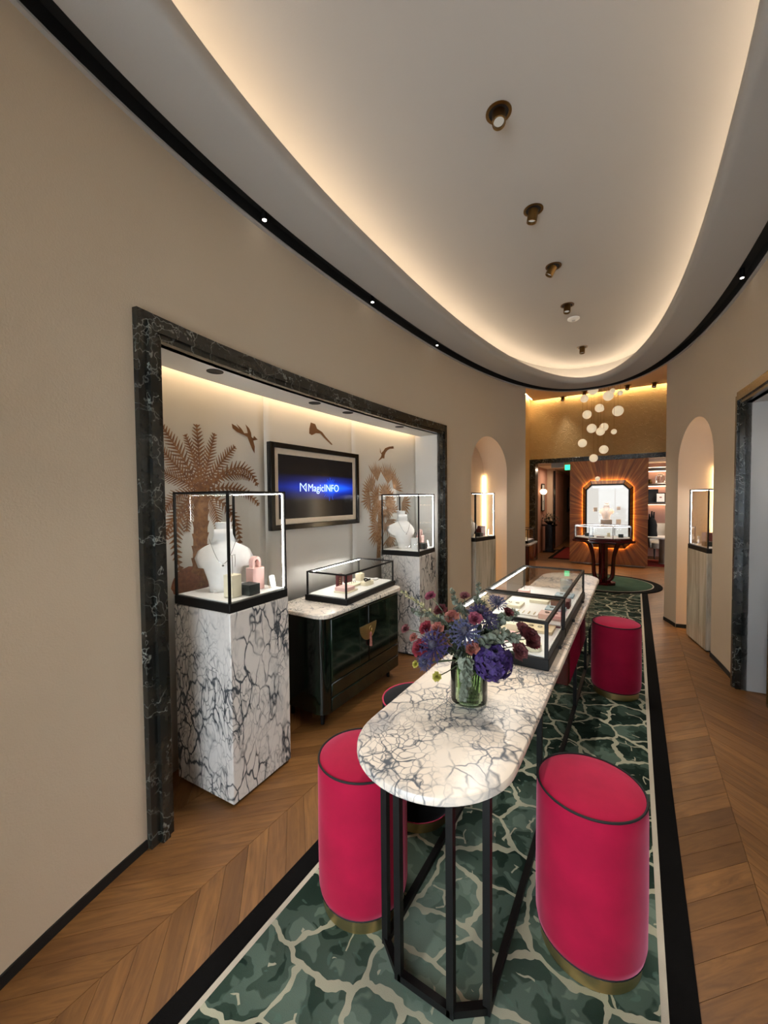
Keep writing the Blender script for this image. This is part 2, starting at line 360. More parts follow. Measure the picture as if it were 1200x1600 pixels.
    def grid(s, rows):
        n = len(s.v); k = len(rows[0])
        for r in rows: s.v += [Vector(p) for p in r]
        for i in range(len(rows)-1):
            for j in range(k-1): s.f.append((n+i*k+j, n+i*k+j+1, n+(i+1)*k+j+1, n+(i+1)*k+j))
        return s
    def tr(s, mtx): s.v = [mtx @ p for p in s.v]; return s
    def build(s, name, mat, parent=None, loc=None, smooth=True, bevel=0.0, rotz=0.0, solid=0.0, kind=None, weld=False):
        me = bpy.data.meshes.new(name); me.from_pydata([tuple(p) for p in s.v], [], s.f)
        if weld:
            import bmesh
            bm = bmesh.new(); bm.from_mesh(me); bmesh.ops.remove_doubles(bm, verts=bm.verts, dist=1e-5); bm.to_mesh(me); bm.free()
        if smooth:
            me.shade_smooth()
            me.set_sharp_from_angle(angle=math.radians(35))
        me.materials.append(M[mat]); me.update()
        o = bpy.data.objects.new(name, me); C.objects.link(o)
        if parent is not None: o.parent = parent
        if loc is not None: o.location = loc
        o.rotation_euler = (0, 0, rotz)
        if solid:
            md = o.modifiers.new('thickness', 'SOLIDIFY'); md.thickness = solid; md.offset = 0
        if bevel:
            md = o.modifiers.new('bevel', 'BEVEL'); md.width = bevel; md.segments = 2; md.limit_method = 'ANGLE'
        if kind: o['kind'] = kind
        return o
def thing(name, label, cat, loc=(0, 0, 0), rotz=0.0, group=None):
    o = bpy.data.objects.new(name, None); C.objects.link(o); o.empty_display_size = .05
    o.location = loc; o.rotation_euler = (0, 0, rotz); o['label'] = label; o['category'] = cat
    if group: o['group'] = group
    return o
def tag(o, label, cat, group=None):
    o['label'] = label; o['category'] = cat
    if group: o['group'] = group
    return o
def struct(o, label=None, cat='room'):
    o['kind'] = 'structure'
    if label: o['label'] = label; o['category'] = cat
    return o
def box(x0, x1, y0, y1, z0, z1): return MB().box(x0, x1, y0, y1, z0, z1)
def arc(cx, cy, r, a0, a1, n): return [(cx+r*math.cos(a0+(a1-a0)*i/n), cy+r*math.sin(a0+(a1-a0)*i/n)) for i in range(n+1)]
def rrect(x0, x1, y0, y1, r, n=6):
    return arc(x1-r, y0+r, r, -PI/2, 0, n)+arc(x1-r, y1-r, r, 0, PI/2, n)+arc(x0+r, y1-r, r, PI/2, PI, n)+arc(x0+r, y0+r, r, PI, 1.5*PI, n)
def frange(a, b, n): return [a+(b-a)*i/n for i in range(n+1)]

# ------------------------------------------------------------------ the oval room
XC, YC, OA, BN, BF, ON = -0.61, 2.5, 1.44, 3.25, 4.83, 2.3
H = 3.40
def halfw(y):
    b = BN if y < YC else BF; u = min(abs(y-YC)/b, 1.0)
    return OA*(1-u**ON)**(1/ON)
def curve(side, y, off=0.0):
    y = max(min(y, YC+BF-1e-4), YC-BN+1e-4)
    e = 1e-4; d = (halfw(y+e)-halfw(y-e))/(2*e) if abs(y-YC) > 1e-3 else 0.0
    nx, ny = 1.0, -d; l = math.hypot(nx, ny)
    return (XC+side*(halfw(y)+off*nx/l), y+off*ny/l)
def oval(off, n=160):
    pts = []
    for i in range(n):
        a = 2*PI*i/n; ca, sa = math.cos(a), math.sin(a)
        cx = math.copysign(abs(ca)**(2/ON), ca); sy = math.copysign(abs(sa)**(2/ON), sa)
        b = BF if sa > 0 else BN
        x, y = XC+OA*cx, YC+b*sy
        # normal of the superellipse
        gx = math.copysign(abs(cx)**(ON-1), cx)/OA; gy = math.copysign(abs(sy)**(ON-1), sy)/b; l = math.hypot(gx, gy)
        pts.append((x+off*gx/l, y+off*gy/l))
    return pts
def band(prof, n=160):
    """closed loft of (offset, z) rings round the oval"""
    m = MB(); k = n
    for off, z in prof: m.v += [Vector((p[0], p[1], z)) for p in oval(off, n)]
    for j in range(len(prof)-1):
        for i in range(k): m.f.append((j*k+i, j*k+(i+1) % k, (j+1)*k+(i+1) % k, (j+1)*k+i))
    return m
NY0, NY1, NZ = 1.08, 4.44, 2.42           # display nook opening (inside of its frame)
AY0, AY1, AR, AS = 5.22, 6.17, 0.0, 2.03  # arched niche
W_END = {-1: 6.615, 1: 6.47}; W_START = -0.25
def arch_z(y):
    c = (AY0+AY1)/2; r = (AY1-AY0)/2; t_ = max(0.0, 1-((y-c)/r)**2)
    return AS+.505*math.sqrt(t_)
def wall_side(side):
    ys = sorted(set([round(y, 4) for y in frange(W_START, W_END[side], 60)+[NY0, NY1]+[ (AY0+AY1)/2-(AY1-AY0)/2*math.cos(PI*i/24) for i in range(25)]]))
    m = MB()
    for a, b in zip(ys, ys[1:]):
        mid = (a+b)/2
        if NY0 < mid < NY1: za = zb = NZ
        elif AY0 < mid < AY1: za, zb = arch_z(a), arch_z(b)
        else: za = zb = 0.0
        pa, pb = curve(side, a, .02), curve(side, b, .02)
        m.quad((*pa, za), (*pb, zb), (*pb, H), (*pa, H))
    return m
for side, nm in ((-1, 'left'), (1, 'right')):
    w = struct(wall_side(side).build('wall_'+nm, 'wall_plaster', weld=True))
    # baseboard outside the openings
    bb = MB()
    for a, b in ((W_START, NY0-.12), (NY1+.12, AY0), (AY1, W_END[side])):
        ys = frange(a, b, 14)
        for y0, y1 in zip(ys, ys[1:]):
            p0, p1 = curve(side, y0, .012), curve(side, y1, .012); q0, q1 = curve(side, y0, .03), curve(side, y1, .03)
            bb.quad((*p0, 0), (*p1, 0), (*p1, .045), (*p0, .045)); bb.quad((*p0, .045), (*p1, .045), (*q1, .045), (*q0, .045))
    struct(bb.build('baseboard_'+nm, 'black_matte'))
    # arched niche lining
    dn = .40
    P = lambda y, o: (*curve(side, y, .02+o),)
    nrm = Vector((P((AY0+AY1)/2, 1.0)[0]-P((AY0+AY1)/2, 0)[0], P((AY0+AY1)/2, 1.0)[1]-P((AY0+AY1)/2, 0)[1]))
    inn = MB(); N_ = 24
    ysn = [(AY0+AY1)/2-(AY1-AY0)/2*math.cos(PI*i/N_) for i in range(N_+1)]
    prof = [(ysn[0], 0.0)]+[(y, arch_z(y)) for y in ysn]+[(ysn[-1], 0.0)]
    for (a, za), (b, zb) in zip(prof, prof[1:]):
        pa, pb = P(a, 0), P(b, 0); qa = (pa[0]+nrm.x*dn, pa[1]+nrm.y*dn); qb = (pb[0]+nrm.x*dn, pb[1]+nrm.y*dn)
        inn.quad((*pa, za), (*pb, zb), (*qb, zb), (*qa, za))
        if a != b: inn.quad((*qa, 0), (*qb, 0), (*qb, zb), (*qa, za))
    nw = struct(inn.build('wall_niche_'+nm, 'niche_paint', weld=True))
    nb = MB()
    p0, p1 = P(AY1, 0), P(AY0, 0)
    for pp, sg in ((p0, -1), (p1, 1)):
        a = Vector((pp[0], pp[1]+sg*.012)); b = a+nrm*dn
        nb.quad((a.x, a.y, 0), (b.x, b.y, 0), (b.x, b.y, .045), (a.x, a.y, .045)); nb.quad((a.x, a.y, .045), (b.x, b.y, .045), (b.x, b.y-sg*.012, .045), (a.x, a.y-sg*.012, .045))
    struct(nb.build('baseboard_niche_'+nm, 'black_matte'))
    # vertical light strip in the niche corner
    cpt = Vector(P(AY1, 0))+nrm*(dn-.012)
    ls = box(-.007, .007, -.007, .007, .05, 2.0).build('niche_light_strip', 'led_yellow', loc=(cpt.x, cpt.y-.02, 0))
    tag(ls, 'warm vertical light strip in the back corner of the %s arched niche' % ('pendant-side left' if side < 0 else 'right'), 'light strip')
    ls['label'] = 'warm vertical light strip inside the arched niche ' + ('beside the white display nook' if side < 0 else 'beside the grey side recess')
    # nook lining : sides, ceiling, back (panels)
    BD = .36
    sm = 'nook_white' if side < 0 else 'side_grey'
    sd = MB()
    for y in (NY0, NY1):
        a, b = P(y, .001), P(y, BD); sd.quad((*a, 0), (*b, 0), (*b, NZ+.16), (*a, NZ+.16))
    struct(sd.build('wall_nook_sides_'+nm, sm))
    ce = MB(); ys = frange(NY0, NY1, 40)
    for y0, y1 in zip(ys, ys[1:]):
        ce.quad((*P(y0, 0), NZ), (*P(y1, 0), NZ), (*P(y1, BD-.075), NZ), (*P(y0, BD-.075), NZ))
        ce.quad((*P(y0, BD-.075), NZ), (*P(y1, BD-.075), NZ), (*P(y1, BD-.075), NZ+.16), (*P(y0, BD-.075), NZ+.16))
        ce.quad((*P(y0, BD-.075), NZ+.16), (*P(y1, BD-.075), NZ+.16), (*P(y1, BD+.002), NZ+.16), (*P(y0, BD+.002), NZ+.16))
    nc = struct(ce.build('ceiling_nook_'+nm, sm))
    bk = bpy.data.objects.new('wall_nook_back_'+nm, None); C.objects.link(bk); struct(bk)
    edges = [NY0-.02, 2.137, 3.234, NY1+.02]
    for e0, e1 in zip(edges, edges[1:]):
        pm = MB(); ys = frange(e0+.0015, e1-.0015, 16)
        for y0, y1 in zip(ys, ys[1:]): pm.quad((*P(y0, BD), 0), (*P(y1, BD), 0), (*P(y1, BD), NZ+.16), (*P(y0, BD), NZ+.16))
        pm.build('wall_panel', sm, bk, weld=True, solid=.01)
    # light strip in the ceiling slot
    st = MB(); ys = frange(NY0+.03, NY1-.03, 30)
    for y0, y1 in zip(ys, ys[1:]): st.quad((*P(y0, BD-.06), NZ+.11), (*P(y1, BD-.06), NZ+.11), (*P(y1, BD-.06), NZ+.135), (*P(y0, BD-.06), NZ+.135))
    tag(st.build('cove_light_strip', 'led_warm'), 'warm strip in the ceiling slot above the ' + ('palm mural' if side < 0 else 'grey side recess'), 'light strip')
    # dark marble frame : jambs and head with stepped moulding
    fr = bpy.data.objects.new('trim_'+('1' if side < 0 else '2'), None); C.objects.link(fr); struct(fr)
    steps = [(-.12, -.075, -.03, .045), (-.075, -.035, -.055, .03), (-.035, .0, -.04, .06)]      # across the frame: from, to, front, back
    FW = .115
    def jamb(y_in, sgn):
        m = MB()
        for (a, b, f0) in ((.0, .03, -.035), (.03, .07, -.05), (.07, FW, -.03)):
            ya, yb = y_in+sgn*a, y_in+sgn*b
            pts = [P(ya, f0), P(yb, f0), P(yb, .04 if a == 0 else .0), P(ya, .04 if a == 0 else .0)]
            n = len(m.v); m.v += [Vector((*p, 0.0)) for p in pts]+[Vector((*p, NZ+a if a == 0 else NZ+b)) for p in pts]
            for i in range(4): m.f.append((n+i, n+(i+1) % 4, n+4+(i+1) % 4, n+4+i))
            m.f.append((n+4, n+5, n+6, n+7))
        return m
    jamb(NY0, -1).build('jamb', 'dark_marble', fr); jamb(NY1, 1).build('jamb', 'dark_marble', fr)
    hd = MB()
    for (a, b, f0) in ((.0, .03, -.035), (.03, .07, -.05), (.07, FW, -.03)):
        ys = frange(NY0-b, NY1+b, 40); rows = []
        for y in ys: rows.append([(*P(y, .04), NZ+a), (*P(y, f0), NZ+a), (*P(y, f0), NZ+b), (*P(y, .04), NZ+b)])
        hd.grid(rows)
    hd.build('head', 'dark_marble', fr)

# soffit, black slot, lip, cove trough, upper ceiling
struct(band([(.022, H), (.022, H-.012), (-.003, H-.012), (-.003, H+.01)]).build('trim_3', 'ceiling_white'), None)
struct(band([(-.006, H-.003), (-.006, H+.07), (-.115, H+.07), (-.115, H-.0)]).build('trim_4', 'black_matte'), None)
lipz = [(-.115, H), (-.405, H)]+[(-.405-.045*math.sin(a), H+.045-.045*math.cos(a)) for a in (PI/8, PI/4, 3*PI/8, PI/2)]+[(-.45, H+.085), (-.435, H+.085), (-.435, H+.05), (-.13, H+.05), (-.13, 3.72)]
struct(band(lipz).build('ceiling_soffit', 'ceiling_white'))
struct(MB().poly([(*p, 3.715) for p in oval(-.12)][::-1]).build('ceiling', 'ceiling_white', smooth=False))
cl = band([(-.20, H+.055), (-.225, H+.055), (-.225, H+.068), (-.20, H+.068), (-.20, H+.055)]).build('cove_light_ring', 'led_cove')
tag(cl, 'warm hidden light ring glowing round the oval ceiling recess', 'light strip')

# ------------------------------------------------------------------ shopfront behind the camera
fl0, fr0 = curve(-1, W_START, .02), curve(1, W_START, .02)
m = MB().quad((fl0[0], fl0[1], 0), (-1.9, -1.9, 0), (-1.9, -1.9, H+.3), (fl0[0], fl0[1], H+.3)).quad((fr0[0], fr0[1], 0), (.9, -1.9, 0), (.9, -1.9, H+.3), (fr0[0], fr0[1], H+.3))
struct(m.build('wall_entrance', 'wall_plaster'))
m = MB().box(-1.9, .9, -1.95, -1.9, 2.6, H+.3).box(-1.9, -1.7, -1.95, -1.9, 0, 2.6).box(.7, .9, -1.95, -1.9, 0, 2.6)
struct(m.build('wall_front', 'wall_plaster'))
wf = bpy.data.objects.new('window_1', None); C.objects.link(wf); struct(wf)
box(-1.7, .7, -1.93, -1.92, 0, 2.6).build('pane', 'window_glass', wf)
for x in (-1.7, -.9, -.1, .66): box(x, x+.04, -1.95, -1.9, 0, 2.6).build('mullion', 'black_metal', wf)
m = MB(); pts = sorted([p for p in oval(.02, 240) if p[1] < .25], key=lambda p: p[0]); pts = [(-2.2, pts[0][1])]+pts+[(1.2, pts[-1][1])]
for a, b in zip(pts, pts[1:]): m.quad((a[0], -1.95, H), (b[0], -1.95, H), (b[0], b[1], H), (a[0], a[1], H))
struct(m.build('ceiling_entrance', 'ceiling_white'))

# ------------------------------------------------------------------ far room
FZ, FX0, FX1, FY1 = 4.15, -2.36, 1.6, 11.0
l_end, r_end = curve(-1, W_END[-1], .02), curve(1, W_END[1], .02)
m = MB().quad((l_end[0], l_end[1], 0), (FX0-.05, l_end[1]+.02, 0), (FX0-.05, l_end[1]+.02, FZ), (l_end[0], l_end[1], FZ))
m.quad((FX0, l_end[1], 0), (FX0, FY1, 0), (FX0, FY1, FZ+.12), (FX0, l_end[1], FZ+.12))
struct(m.build('wall_far_left', 'relief_plaster'))
m = MB().quad((r_end[0], r_end[1], 0), (FX1, r_end[1]+.02, 0), (FX1, r_end[1]+.02, FZ), (r_end[0], r_end[1], FZ))
m.quad((FX1, r_end[1], 0), (FX1, FY1, 0), (FX1, FY1, FZ), (FX1, r_end[1], FZ))
struct(m.build('wall_far_right', 'relief_plaster'))
m = MB().quad((FX0-.1, FY1, 2.62), (FX1, FY1, 2.62), (FX1, FY1, FZ+.12), (FX0-.1, FY1, FZ+.12)).quad((1.25, FY1, 0), (FX1, FY1, 0), (FX1, FY1, 2.62), (1.25, FY1, 2.62))
struct(m.build('wall_far_back', 'relief_plaster'))
m = MB().box(FX0+.1, FX1, 6.3, FY1-.1, FZ, FZ+.03); m.quad((FX0, 6.3, FZ+.12), (FX1, 6.3, FZ+.12), (FX1, FY1, FZ+.12), (FX0, FY1, FZ+.12))
struct(m.build('ceiling_far', 'niche_paint'))
m = MB(); pts = [p for p in oval(.024, 160) if p[1] > 6.2]; pts.sort(key=lambda p: p[0])
for a, b in zip(pts, pts[1:]): m.quad((*a, H-.012), (*b, H-.012), (*b, FZ), (*a, FZ))
struct(m.build('wall_drum', 'niche_paint'))
st = box(FX0+.11, FX1-.02, FY1-.085, FY1-.065, FZ+.035, FZ+.05).build('wall_wash_strip', 'led_wash')
tag(st, 'warm strip washing the textured wall above the wood panel', 'light strip')
st = box(FX0+.05, FX0+.07, 6.9, FY1-.1, FZ+.035, FZ+.05).build('wall_wash_strip', 'led_wash')
tag(st, 'warm strip along the side wall of the pendant room ceiling', 'light strip')
# dark marble surround of the far opening
fr = bpy.data.objects.new('trim_5', None); C.objects.link(fr); struct(fr)
box(FX0+.0, 1.3, FY1-.07, FY1+.1, 2.53, 2.64).build('head', 'dark_marble', fr, bevel=.005)
box(FX0+.0, FX0+.15, FY1-.07, FY1+.25, 0, 2.53).build('jamb', 'dark_marble', fr, bevel=.005)
box(1.15, 1.3, FY1-.07, FY1+.1, 0, 2.53).build('jamb', 'dark_marble', fr, bevel=.005)
# corridor and shelf room behind
m = MB().quad((-2.40, FY1, 0), (-2.44, 13.86, 0), (-2.44, 13.86, 2.6), (-2.40, FY1, 2.6))
struct(m.build('wall_corridor_left', 'pink_paint'))
m = MB().quad((-2.6, 20.0, 0), (-1.2, 20.0, 0), (-1.2, 20.0, 2.6), (-2.6, 20.0, 2.6)).quad((-1.36, FY1+.1, 0), (-1.36, 20, 0), (-1.36, 20, 2.6), (-1.36, FY1+.1, 2.6)).quad((-2.26, 15.5, 0), (-2.46, 20, 0), (-2.46, 20, 2.6), (-2.26, 15.5, 2.6))
m.quad((-2.9, 13.85, 0), (-2.215, 13.85, 0), (-2.215, 13.85, 2.6), (-2.9, 13.85, 2.6)).quad((-2.215, 13.85, 0), (-2.26, 15.5, 0), (-2.26, 15.5, 2.6), (-2.215, 13.85, 2.6))
struct(m.build('wall_corridor_end', 'niche_paint'))
struct(MB().quad((-2.7, FY1, 2.56), (2.2, FY1, 2.56), (2.2, 20, 2.56), (-2.7, 20, 2.56)).build('ceiling_corridor', 'niche_paint'))
m = MB().quad((.18, 13.3, 0), (2.2, 13.3, 0), (2.2, 13.3, 2.6), (.18, 13.3, 2.6)).quad((.2, FY1, 0), (.2, 13.3, 0), (.2, 13.3, 2.6), (.2, FY1, 2.6)).quad((2.1, FY1, 0), (2.1, 13.3, 0), (2.1, 13.3, 2.6), (2.1, FY1, 2.6))
struct(m.build('wall_shelf_room', 'pink_paint'))
m = MB().box(-1.36, .2, FY1+.02, FY1+.1, 0, 2.6).box(.1, .2, FY1, 13.3, 0, 2.6)
struct(m.build('wall_partition', 'niche_paint'))

# ------------------------------------------------------------------ floor with chevron planks
floor = struct(box(-3.2, 2.4, -2.2, 20.2, -.06, -.012).build('floor', 'floor_gap', smooth=False))
def visible(x, y):
    d = Vector((x, y, -CAM_H)); k = d.dot(fw)
    if k < .2: return 0
    px, py = 600+F_PX*d.dot(rt)/k, 800-F_PX*d.dot(up)/k
    if not (-40 < px < 1240 and 760 < py < 1650): return 0
    if -1.22 < x < .12 and .2 < y < 7.9: return 0
    return 1.0/k**2
PITCH_Y, COLW = .125, .5
seams = [-3.055+COLW*i for i in range(11)]
pl = []
def plank_pts(xl, lean, y):
    g = .0009; x0, x1 = xl+g, xl+COLW-g
    if lean > 0: ya, yb = y, y+COLW
    else: ya, yb = y+COLW, y
    return [(x0, ya+g), (x1, yb+g), (x1, yb+PITCH_Y-g), (x0, ya+PITCH_Y-g)]
for ci, xl in enumerate(seams):
    lean = 1 if round((xl+.055)/COLW) % 2 == 0 else -1     # ridge at x = -1.555 and 0.445
    y = -1.9
    while y < 13.2:
        cy = y+COLW/2; vis = visible(xl+COLW/2, cy)
        wall_ok = (curve(-1, min(max(cy, .2), 6.6), .5)[0] < xl+COLW and xl < curve(1, min(max(cy, .2), 6.6), .5)[0]) or cy > 6.4
        if wall_ok and not (xl > -1.2 and xl+COLW < .15 and .9 < y < 7.2): pl.append((vis, xl, lean, y, cy))
        y += PITCH_Y
pl.sort(key=lambda a: -a[0])
def plank_mesh(items, name):
    me = bpy.data.meshes.new(name); vv, ff, uvs = [], [], []
    for xl, lean, y in items:
        p = plank_pts(xl, lean, y); n = len(vv)
        vv += [(a, b, 0.0) for a, b in p]+[(a, b, -.012) for a, b in p]
        ff += [(n, n+1, n+2, n+3), (n+1, n, n+4, n+5), (n+2, n+1, n+5, n+6), (n+3, n+2, n+6, n+7), (n, n+3, n+7, n+4)]
        L = COLW*1.414; Wd = PITCH_Y*.707
        top = [(0, 0), (L, 0), (L, Wd), (0, Wd)]
        for f in ((0, 1, 2, 3), (1, 0, 0, 1), (2, 1, 1, 2), (3, 2, 2, 3), (0, 3, 3, 0)): uvs += [top[i] for i in f]
    me.from_pydata(vv, [], ff); u = me.uv_layers.new(name='UVMap')
    for i, q in enumerate(uvs): u.data[i].uv = q
    me.materials.append(M['oak']); me.update(); return me
protos = {1: plank_mesh([(0, 1, 0)], 'plank'), -1: plank_mesh([(0, -1, 0)], 'plank')}
for vis, xl, lean, y, cy in pl[:295]:
    o = bpy.data.objects.new('plank', protos[lean]); C.objects.link(o); o.parent = floor; o.location = (xl, y, 0)
o = bpy.data.objects.new('plank_field', plank_mesh([(a[1], a[2], a[3]) for a in pl[295:]], 'plank_field')); C.objects.link(o); o.parent = floor; o['kind'] = 'stuff'
o = bpy.data.objects.new('plank_field', plank_mesh([(seams[i], 1 if i % 2 else -1, 13.2+PITCH_Y*k) for i in range(1, 5) for k in range(54)], 'plank_field')); C.objects.link(o); o.parent = floor; o['kind'] = 'stuff'

# ------------------------------------------------------------------ rugs
RX0, RX1, RY0, RY1 = -1.285, .19, .05, 7.99
rug = thing('runner_rug', 'long green cracked-pattern runner with black border under the marble table', 'rug', ((RX0+RX1)/2, 4.0, 0))
hw, y0, y1 = (RX1-RX0)/2, RY0-4, RY1-4; bw, cw = .085, .022
def runner(inset, z):                   # straight sides, far end hollowed to fit the round rug
    x0_, x1_ = -hw+inset, hw-inset; cx_ = -.5-rug.location.x
    far = [(x, 8.70-4-math.sqrt(.932**2-(x-cx_)**2)) for x in frange(x1_, x0_, 24)]
    return MB().prism([(x0_, y0+inset), (x1_, y0+inset)]+far, 0, z)
runner(0, .008).build('border', 'carpet_black', rug)
runner(bw, .010).build('cream_line', 'carpet_cream', rug)
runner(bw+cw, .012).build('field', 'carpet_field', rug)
rr_ = thing('round_rug', 'round green rug with black rim beneath the carved red table', 'rug', (-.5, 8.70, .0))
MB().lathe([(.93, .0), (.93, .014)], 72).build('border', 'carpet_black', rr_); MB().lathe([(.80, .0), (.80, .016)], 72).build('cream_line', 'carpet_cream', rr_); MB().lathe([(.78, .0), (.78, .018)], 72).build('field', 'carpet_green', rr_)
cr = thing('hall_rug', 'dark red rug with black edge on the corridor floor', 'rug', (-1.75, 12.8, 0))
box(-.25, .36, -1.3, 1.6, 0, .008).build('border', 'carpet_black', cr); box(-.15, .36, -1.18, 1.5, 0, .010).build('field', 'carpet_red', cr)
rr2 = thing('office_rug', 'dark red rug under the desk in the pink shelf room', 'rug', (.9, 12.0, 0)); box(-.65, .6, -.7, .45, 0, .008).build('field', 'carpet_red', rr2)

# ------------------------------------------------------------------ marble table
TX, TZ, THW, TY0, TY1 = -.575, .82, .272, .965, 4.80
table = thing('marble_table', 'long marble-topped table with rounded ends and black metal legs on the green runner', 'table', (TX, 2.9, .012))
def pill(hw, y0, y1, n=28): return arc(0, y1-hw, hw, 0, PI, n)+arc(0, y0+hw, hw, PI, 2*PI, n)
tz = TZ-.012
top = MB(); k = None
rings = [(tz-.030, .006), (tz-.024, 0), (tz-.010, 0), (tz-.003, .004), (tz, .011)]
for z, ins in rings:
    pts = pill(THW-ins, TY0-2.9+ins, TY1-2.9-ins); k = len(pts); top.v += [Vector((p[0], p[1], z)) for p in pts]
for r in range(len(rings)-1):
    for i in range(k): top.f.append((r*k+i, r*k+(i+1) % k, (r+1)*k+(i+1) % k, (r+1)*k+i))
top.f.append(tuple(reversed(range(k)))); top.f.append(tuple(len(top.v)-k+i for i in range(k)))
top.build('tabletop', 'marble_table', table)
bx, by0, by1 = .19, 1.205-2.9, 4.56-2.9; ch = .085
foot = [(-bx, by0), (-bx+ch+.01, by0-.07), (bx-ch-.01, by0-.07), (bx, by0), (bx, by1), (bx-ch-.01, by1+.07), (-bx+ch+.01, by1+.07), (-bx, by1)]
for i in range(8):
    a, b = foot[i], foot[(i+1) % 8]
    MB().bar((*a, .0125), (*b, .0125), .024).build('foot_rail', 'black_metal', table); MB().bar((*a, tz-.042), (*b, tz-.042), .024).build('top_rail', 'black_metal', table)
for p in foot+[(bx, 2.02-2.9), (-bx, 2.02-2.9), (bx, 3.37-2.9), (-bx, 3.37-2.9), (bx, 4.14-2.9), (-bx, 4.14-2.9)]:
    box(p[0]-.012, p[0]+.012, p[1]-.012, p[1]+.012, .0, tz-.03).build('leg', 'black_metal', table)
box(-.235, .235, 2.66-2.9, 4.45-2.9, .47, tz-.03).build('drawer_box', 'red_lacquer', table, bevel=.006)
for yy in (2.66, 3.26, 3.86): box(.235, .241, yy+.01-2.9, yy+.58-2.9, .48, tz-.04).build('drawer_front', 'red_lacquer', table, bevel=.003)

# ------------------------------------------------------------------ stools
def stool(x, y, label, vel, pip, group=None):
    t = thing('pouf_stool', label, 'stool', (x, y, .012), 0, group)
    r = .181; h = .592
    MB().lathe([(r-.016, 0), (r-.013, .003), (r-.013, .058), (r-.03, .062)], 48).build('brass_base', 'brass', t)
    MB().lathe([(r-.010, .056), (r-.003, .064), (r+.002, .09), (r+.003, .25), (r+.001, h-.06), (r-.002, h-.012), (r-.006, h-.004)], 56).build('body', vel, t)
    MB().lathe([(r-.006, h-.004), (r-.02, h+.004), (r-.06, h+.012), (.06, h+.017), (.005, h+.018)], 56).build('seat', vel, t)
    for rr, zz in ((r-.003, h-.003), (r-.006, .060)):
        path = [(rr*math.cos(2*PI*i/56), rr*math.sin(2*PI*i/56), zz) for i in range(57)]
        MB().tube(path, .0042, 6, False).build('piping', pip, t)
    return t
plain('piping_black', '0C0A0B', .8); plain('piping_pink', 'B5274A', .7)
stool(-.132, 1.605, 'pink velvet drum stool with black piping across the table from the black stool', 'velvet_pink', 'piping_black')
stool(-.946, 1.318, 'pink velvet drum stool beside the black stool, near the marble pedestal', 'velvet_pink', 'piping_black')
stool(-.965, 1.84, 'black velvet drum stool with pink piping beside the marble table', 'velvet_black', 'piping_pink')
stool(-.128, 3.83, 'pink velvet drum stool beside the red drawers under the table', 'velvet_pink', 'piping_black')

# ------------------------------------------------------------------ glass cases
def vitrine(t, sx, sy, hh, bh=.05, pw=.012, leds=('x+', 'y+'), floor_m='white_enamel', wood=False, lip=.006):
    fm = 'black_metal'
    x0, x1, y0, y1 = -sx/2, sx/2, -sy/2, sy/2
    box(x0-lip, x1+lip, y0-lip, y1+lip, 0, bh).build('base', fm, t, bevel=.003)
    box(x0+pw, x1-pw, y0+pw, y1-pw, bh, bh+.006).build('display_floor', floor_m, t)
    for x in (x0, x1-pw):
        for y in (y0, y1-pw): box(x, x+pw, y, y+pw, bh, hh-pw).build('post', fm, t)
    for y in (y0, y1-pw): box(x0, x1, y, y+pw, hh-pw, hh).build('top_rail', fm, t)
    for x in (x0, x1-pw): box(x, x+pw, y0+pw, y1-pw, hh-pw, hh).build('top_rail', fm, t)
    g = .004
    for y in (y0+.006, y1-.006): MB().quad((x0+pw, y, bh), (x1-pw, y, bh), (x1-pw, y, hh-pw), (x0+pw, y, hh-pw)).build('glass_pane', 'glass', t, smooth=False)
    for x in (x0+.006, x1-.006): MB().quad((x, y0+pw, bh), (x, y1-pw, bh), (x, y1-pw, hh-pw), (x, y0+pw, hh-pw)).build('glass_pane', 'glass', t, smooth=False)
    MB().quad((x0+pw, y0+pw, hh-.004), (x1-pw, y0+pw, hh-.004), (x1-pw, y1-pw, hh-.004), (x0+pw, y1-pw, hh-.004)).build('top_pane', 'glass', t, smooth=False)
    e = .0035; p2 = pw+.001
    if 'x-' in leds: box(x0+p2, x0+p2+e, y0+p2, y1-p2, hh-pw-e, hh-pw).build('led_strip', 'led_white', t)
    if 'x+' in leds: box(x1-p2-e, x1-p2, y0+p2, y1-p2, hh-pw-e, hh-pw).build('led_strip', 'led_white', t)
    if 'y+' in leds: box(x0+p2, x1-p2, y1-p2-e, y1-p2, hh-pw-e, hh-pw).build('led_strip', 'led_white', t)
    if 'v' in leds: box(x1-p2-e, x1-p2, y1-p2-e, y1-p2, bh+.01, hh-pw-e-.002).build('led_strip', 'led_white', t)
    if 'u' in leds: box(x0+p2, x0+p2+e, y1-p2-e, y1-p2, bh+.01, hh-pw-e-.002).build('led_strip', 'led_white', t)
    if 'w' in leds: box(x0+p2, x0+p2+e, y0+p2, y0+p2+e, bh+.01, hh-pw-e-.002).build('led_strip', 'led_white', t)
def put(name, m, mat, label, cat, base, rotz, loc, group=None, bevel=.0):
    """an object of its own standing at local position loc of a frame (base, rotz)"""
    c_, s_ = math.cos(rotz), math.sin(rotz)
    o = m.build(name, mat, loc=(base[0]+c_*loc[0]-s_*loc[1], base[1]+s_*loc[0]+c_*loc[1], base[2]+loc[2]), rotz=rotz, bevel=bevel)
    return tag(o, label, cat, group)
def sub(o, m, name, mat, bevel=0.0):
    return m.build(name, mat, o, bevel=bevel)
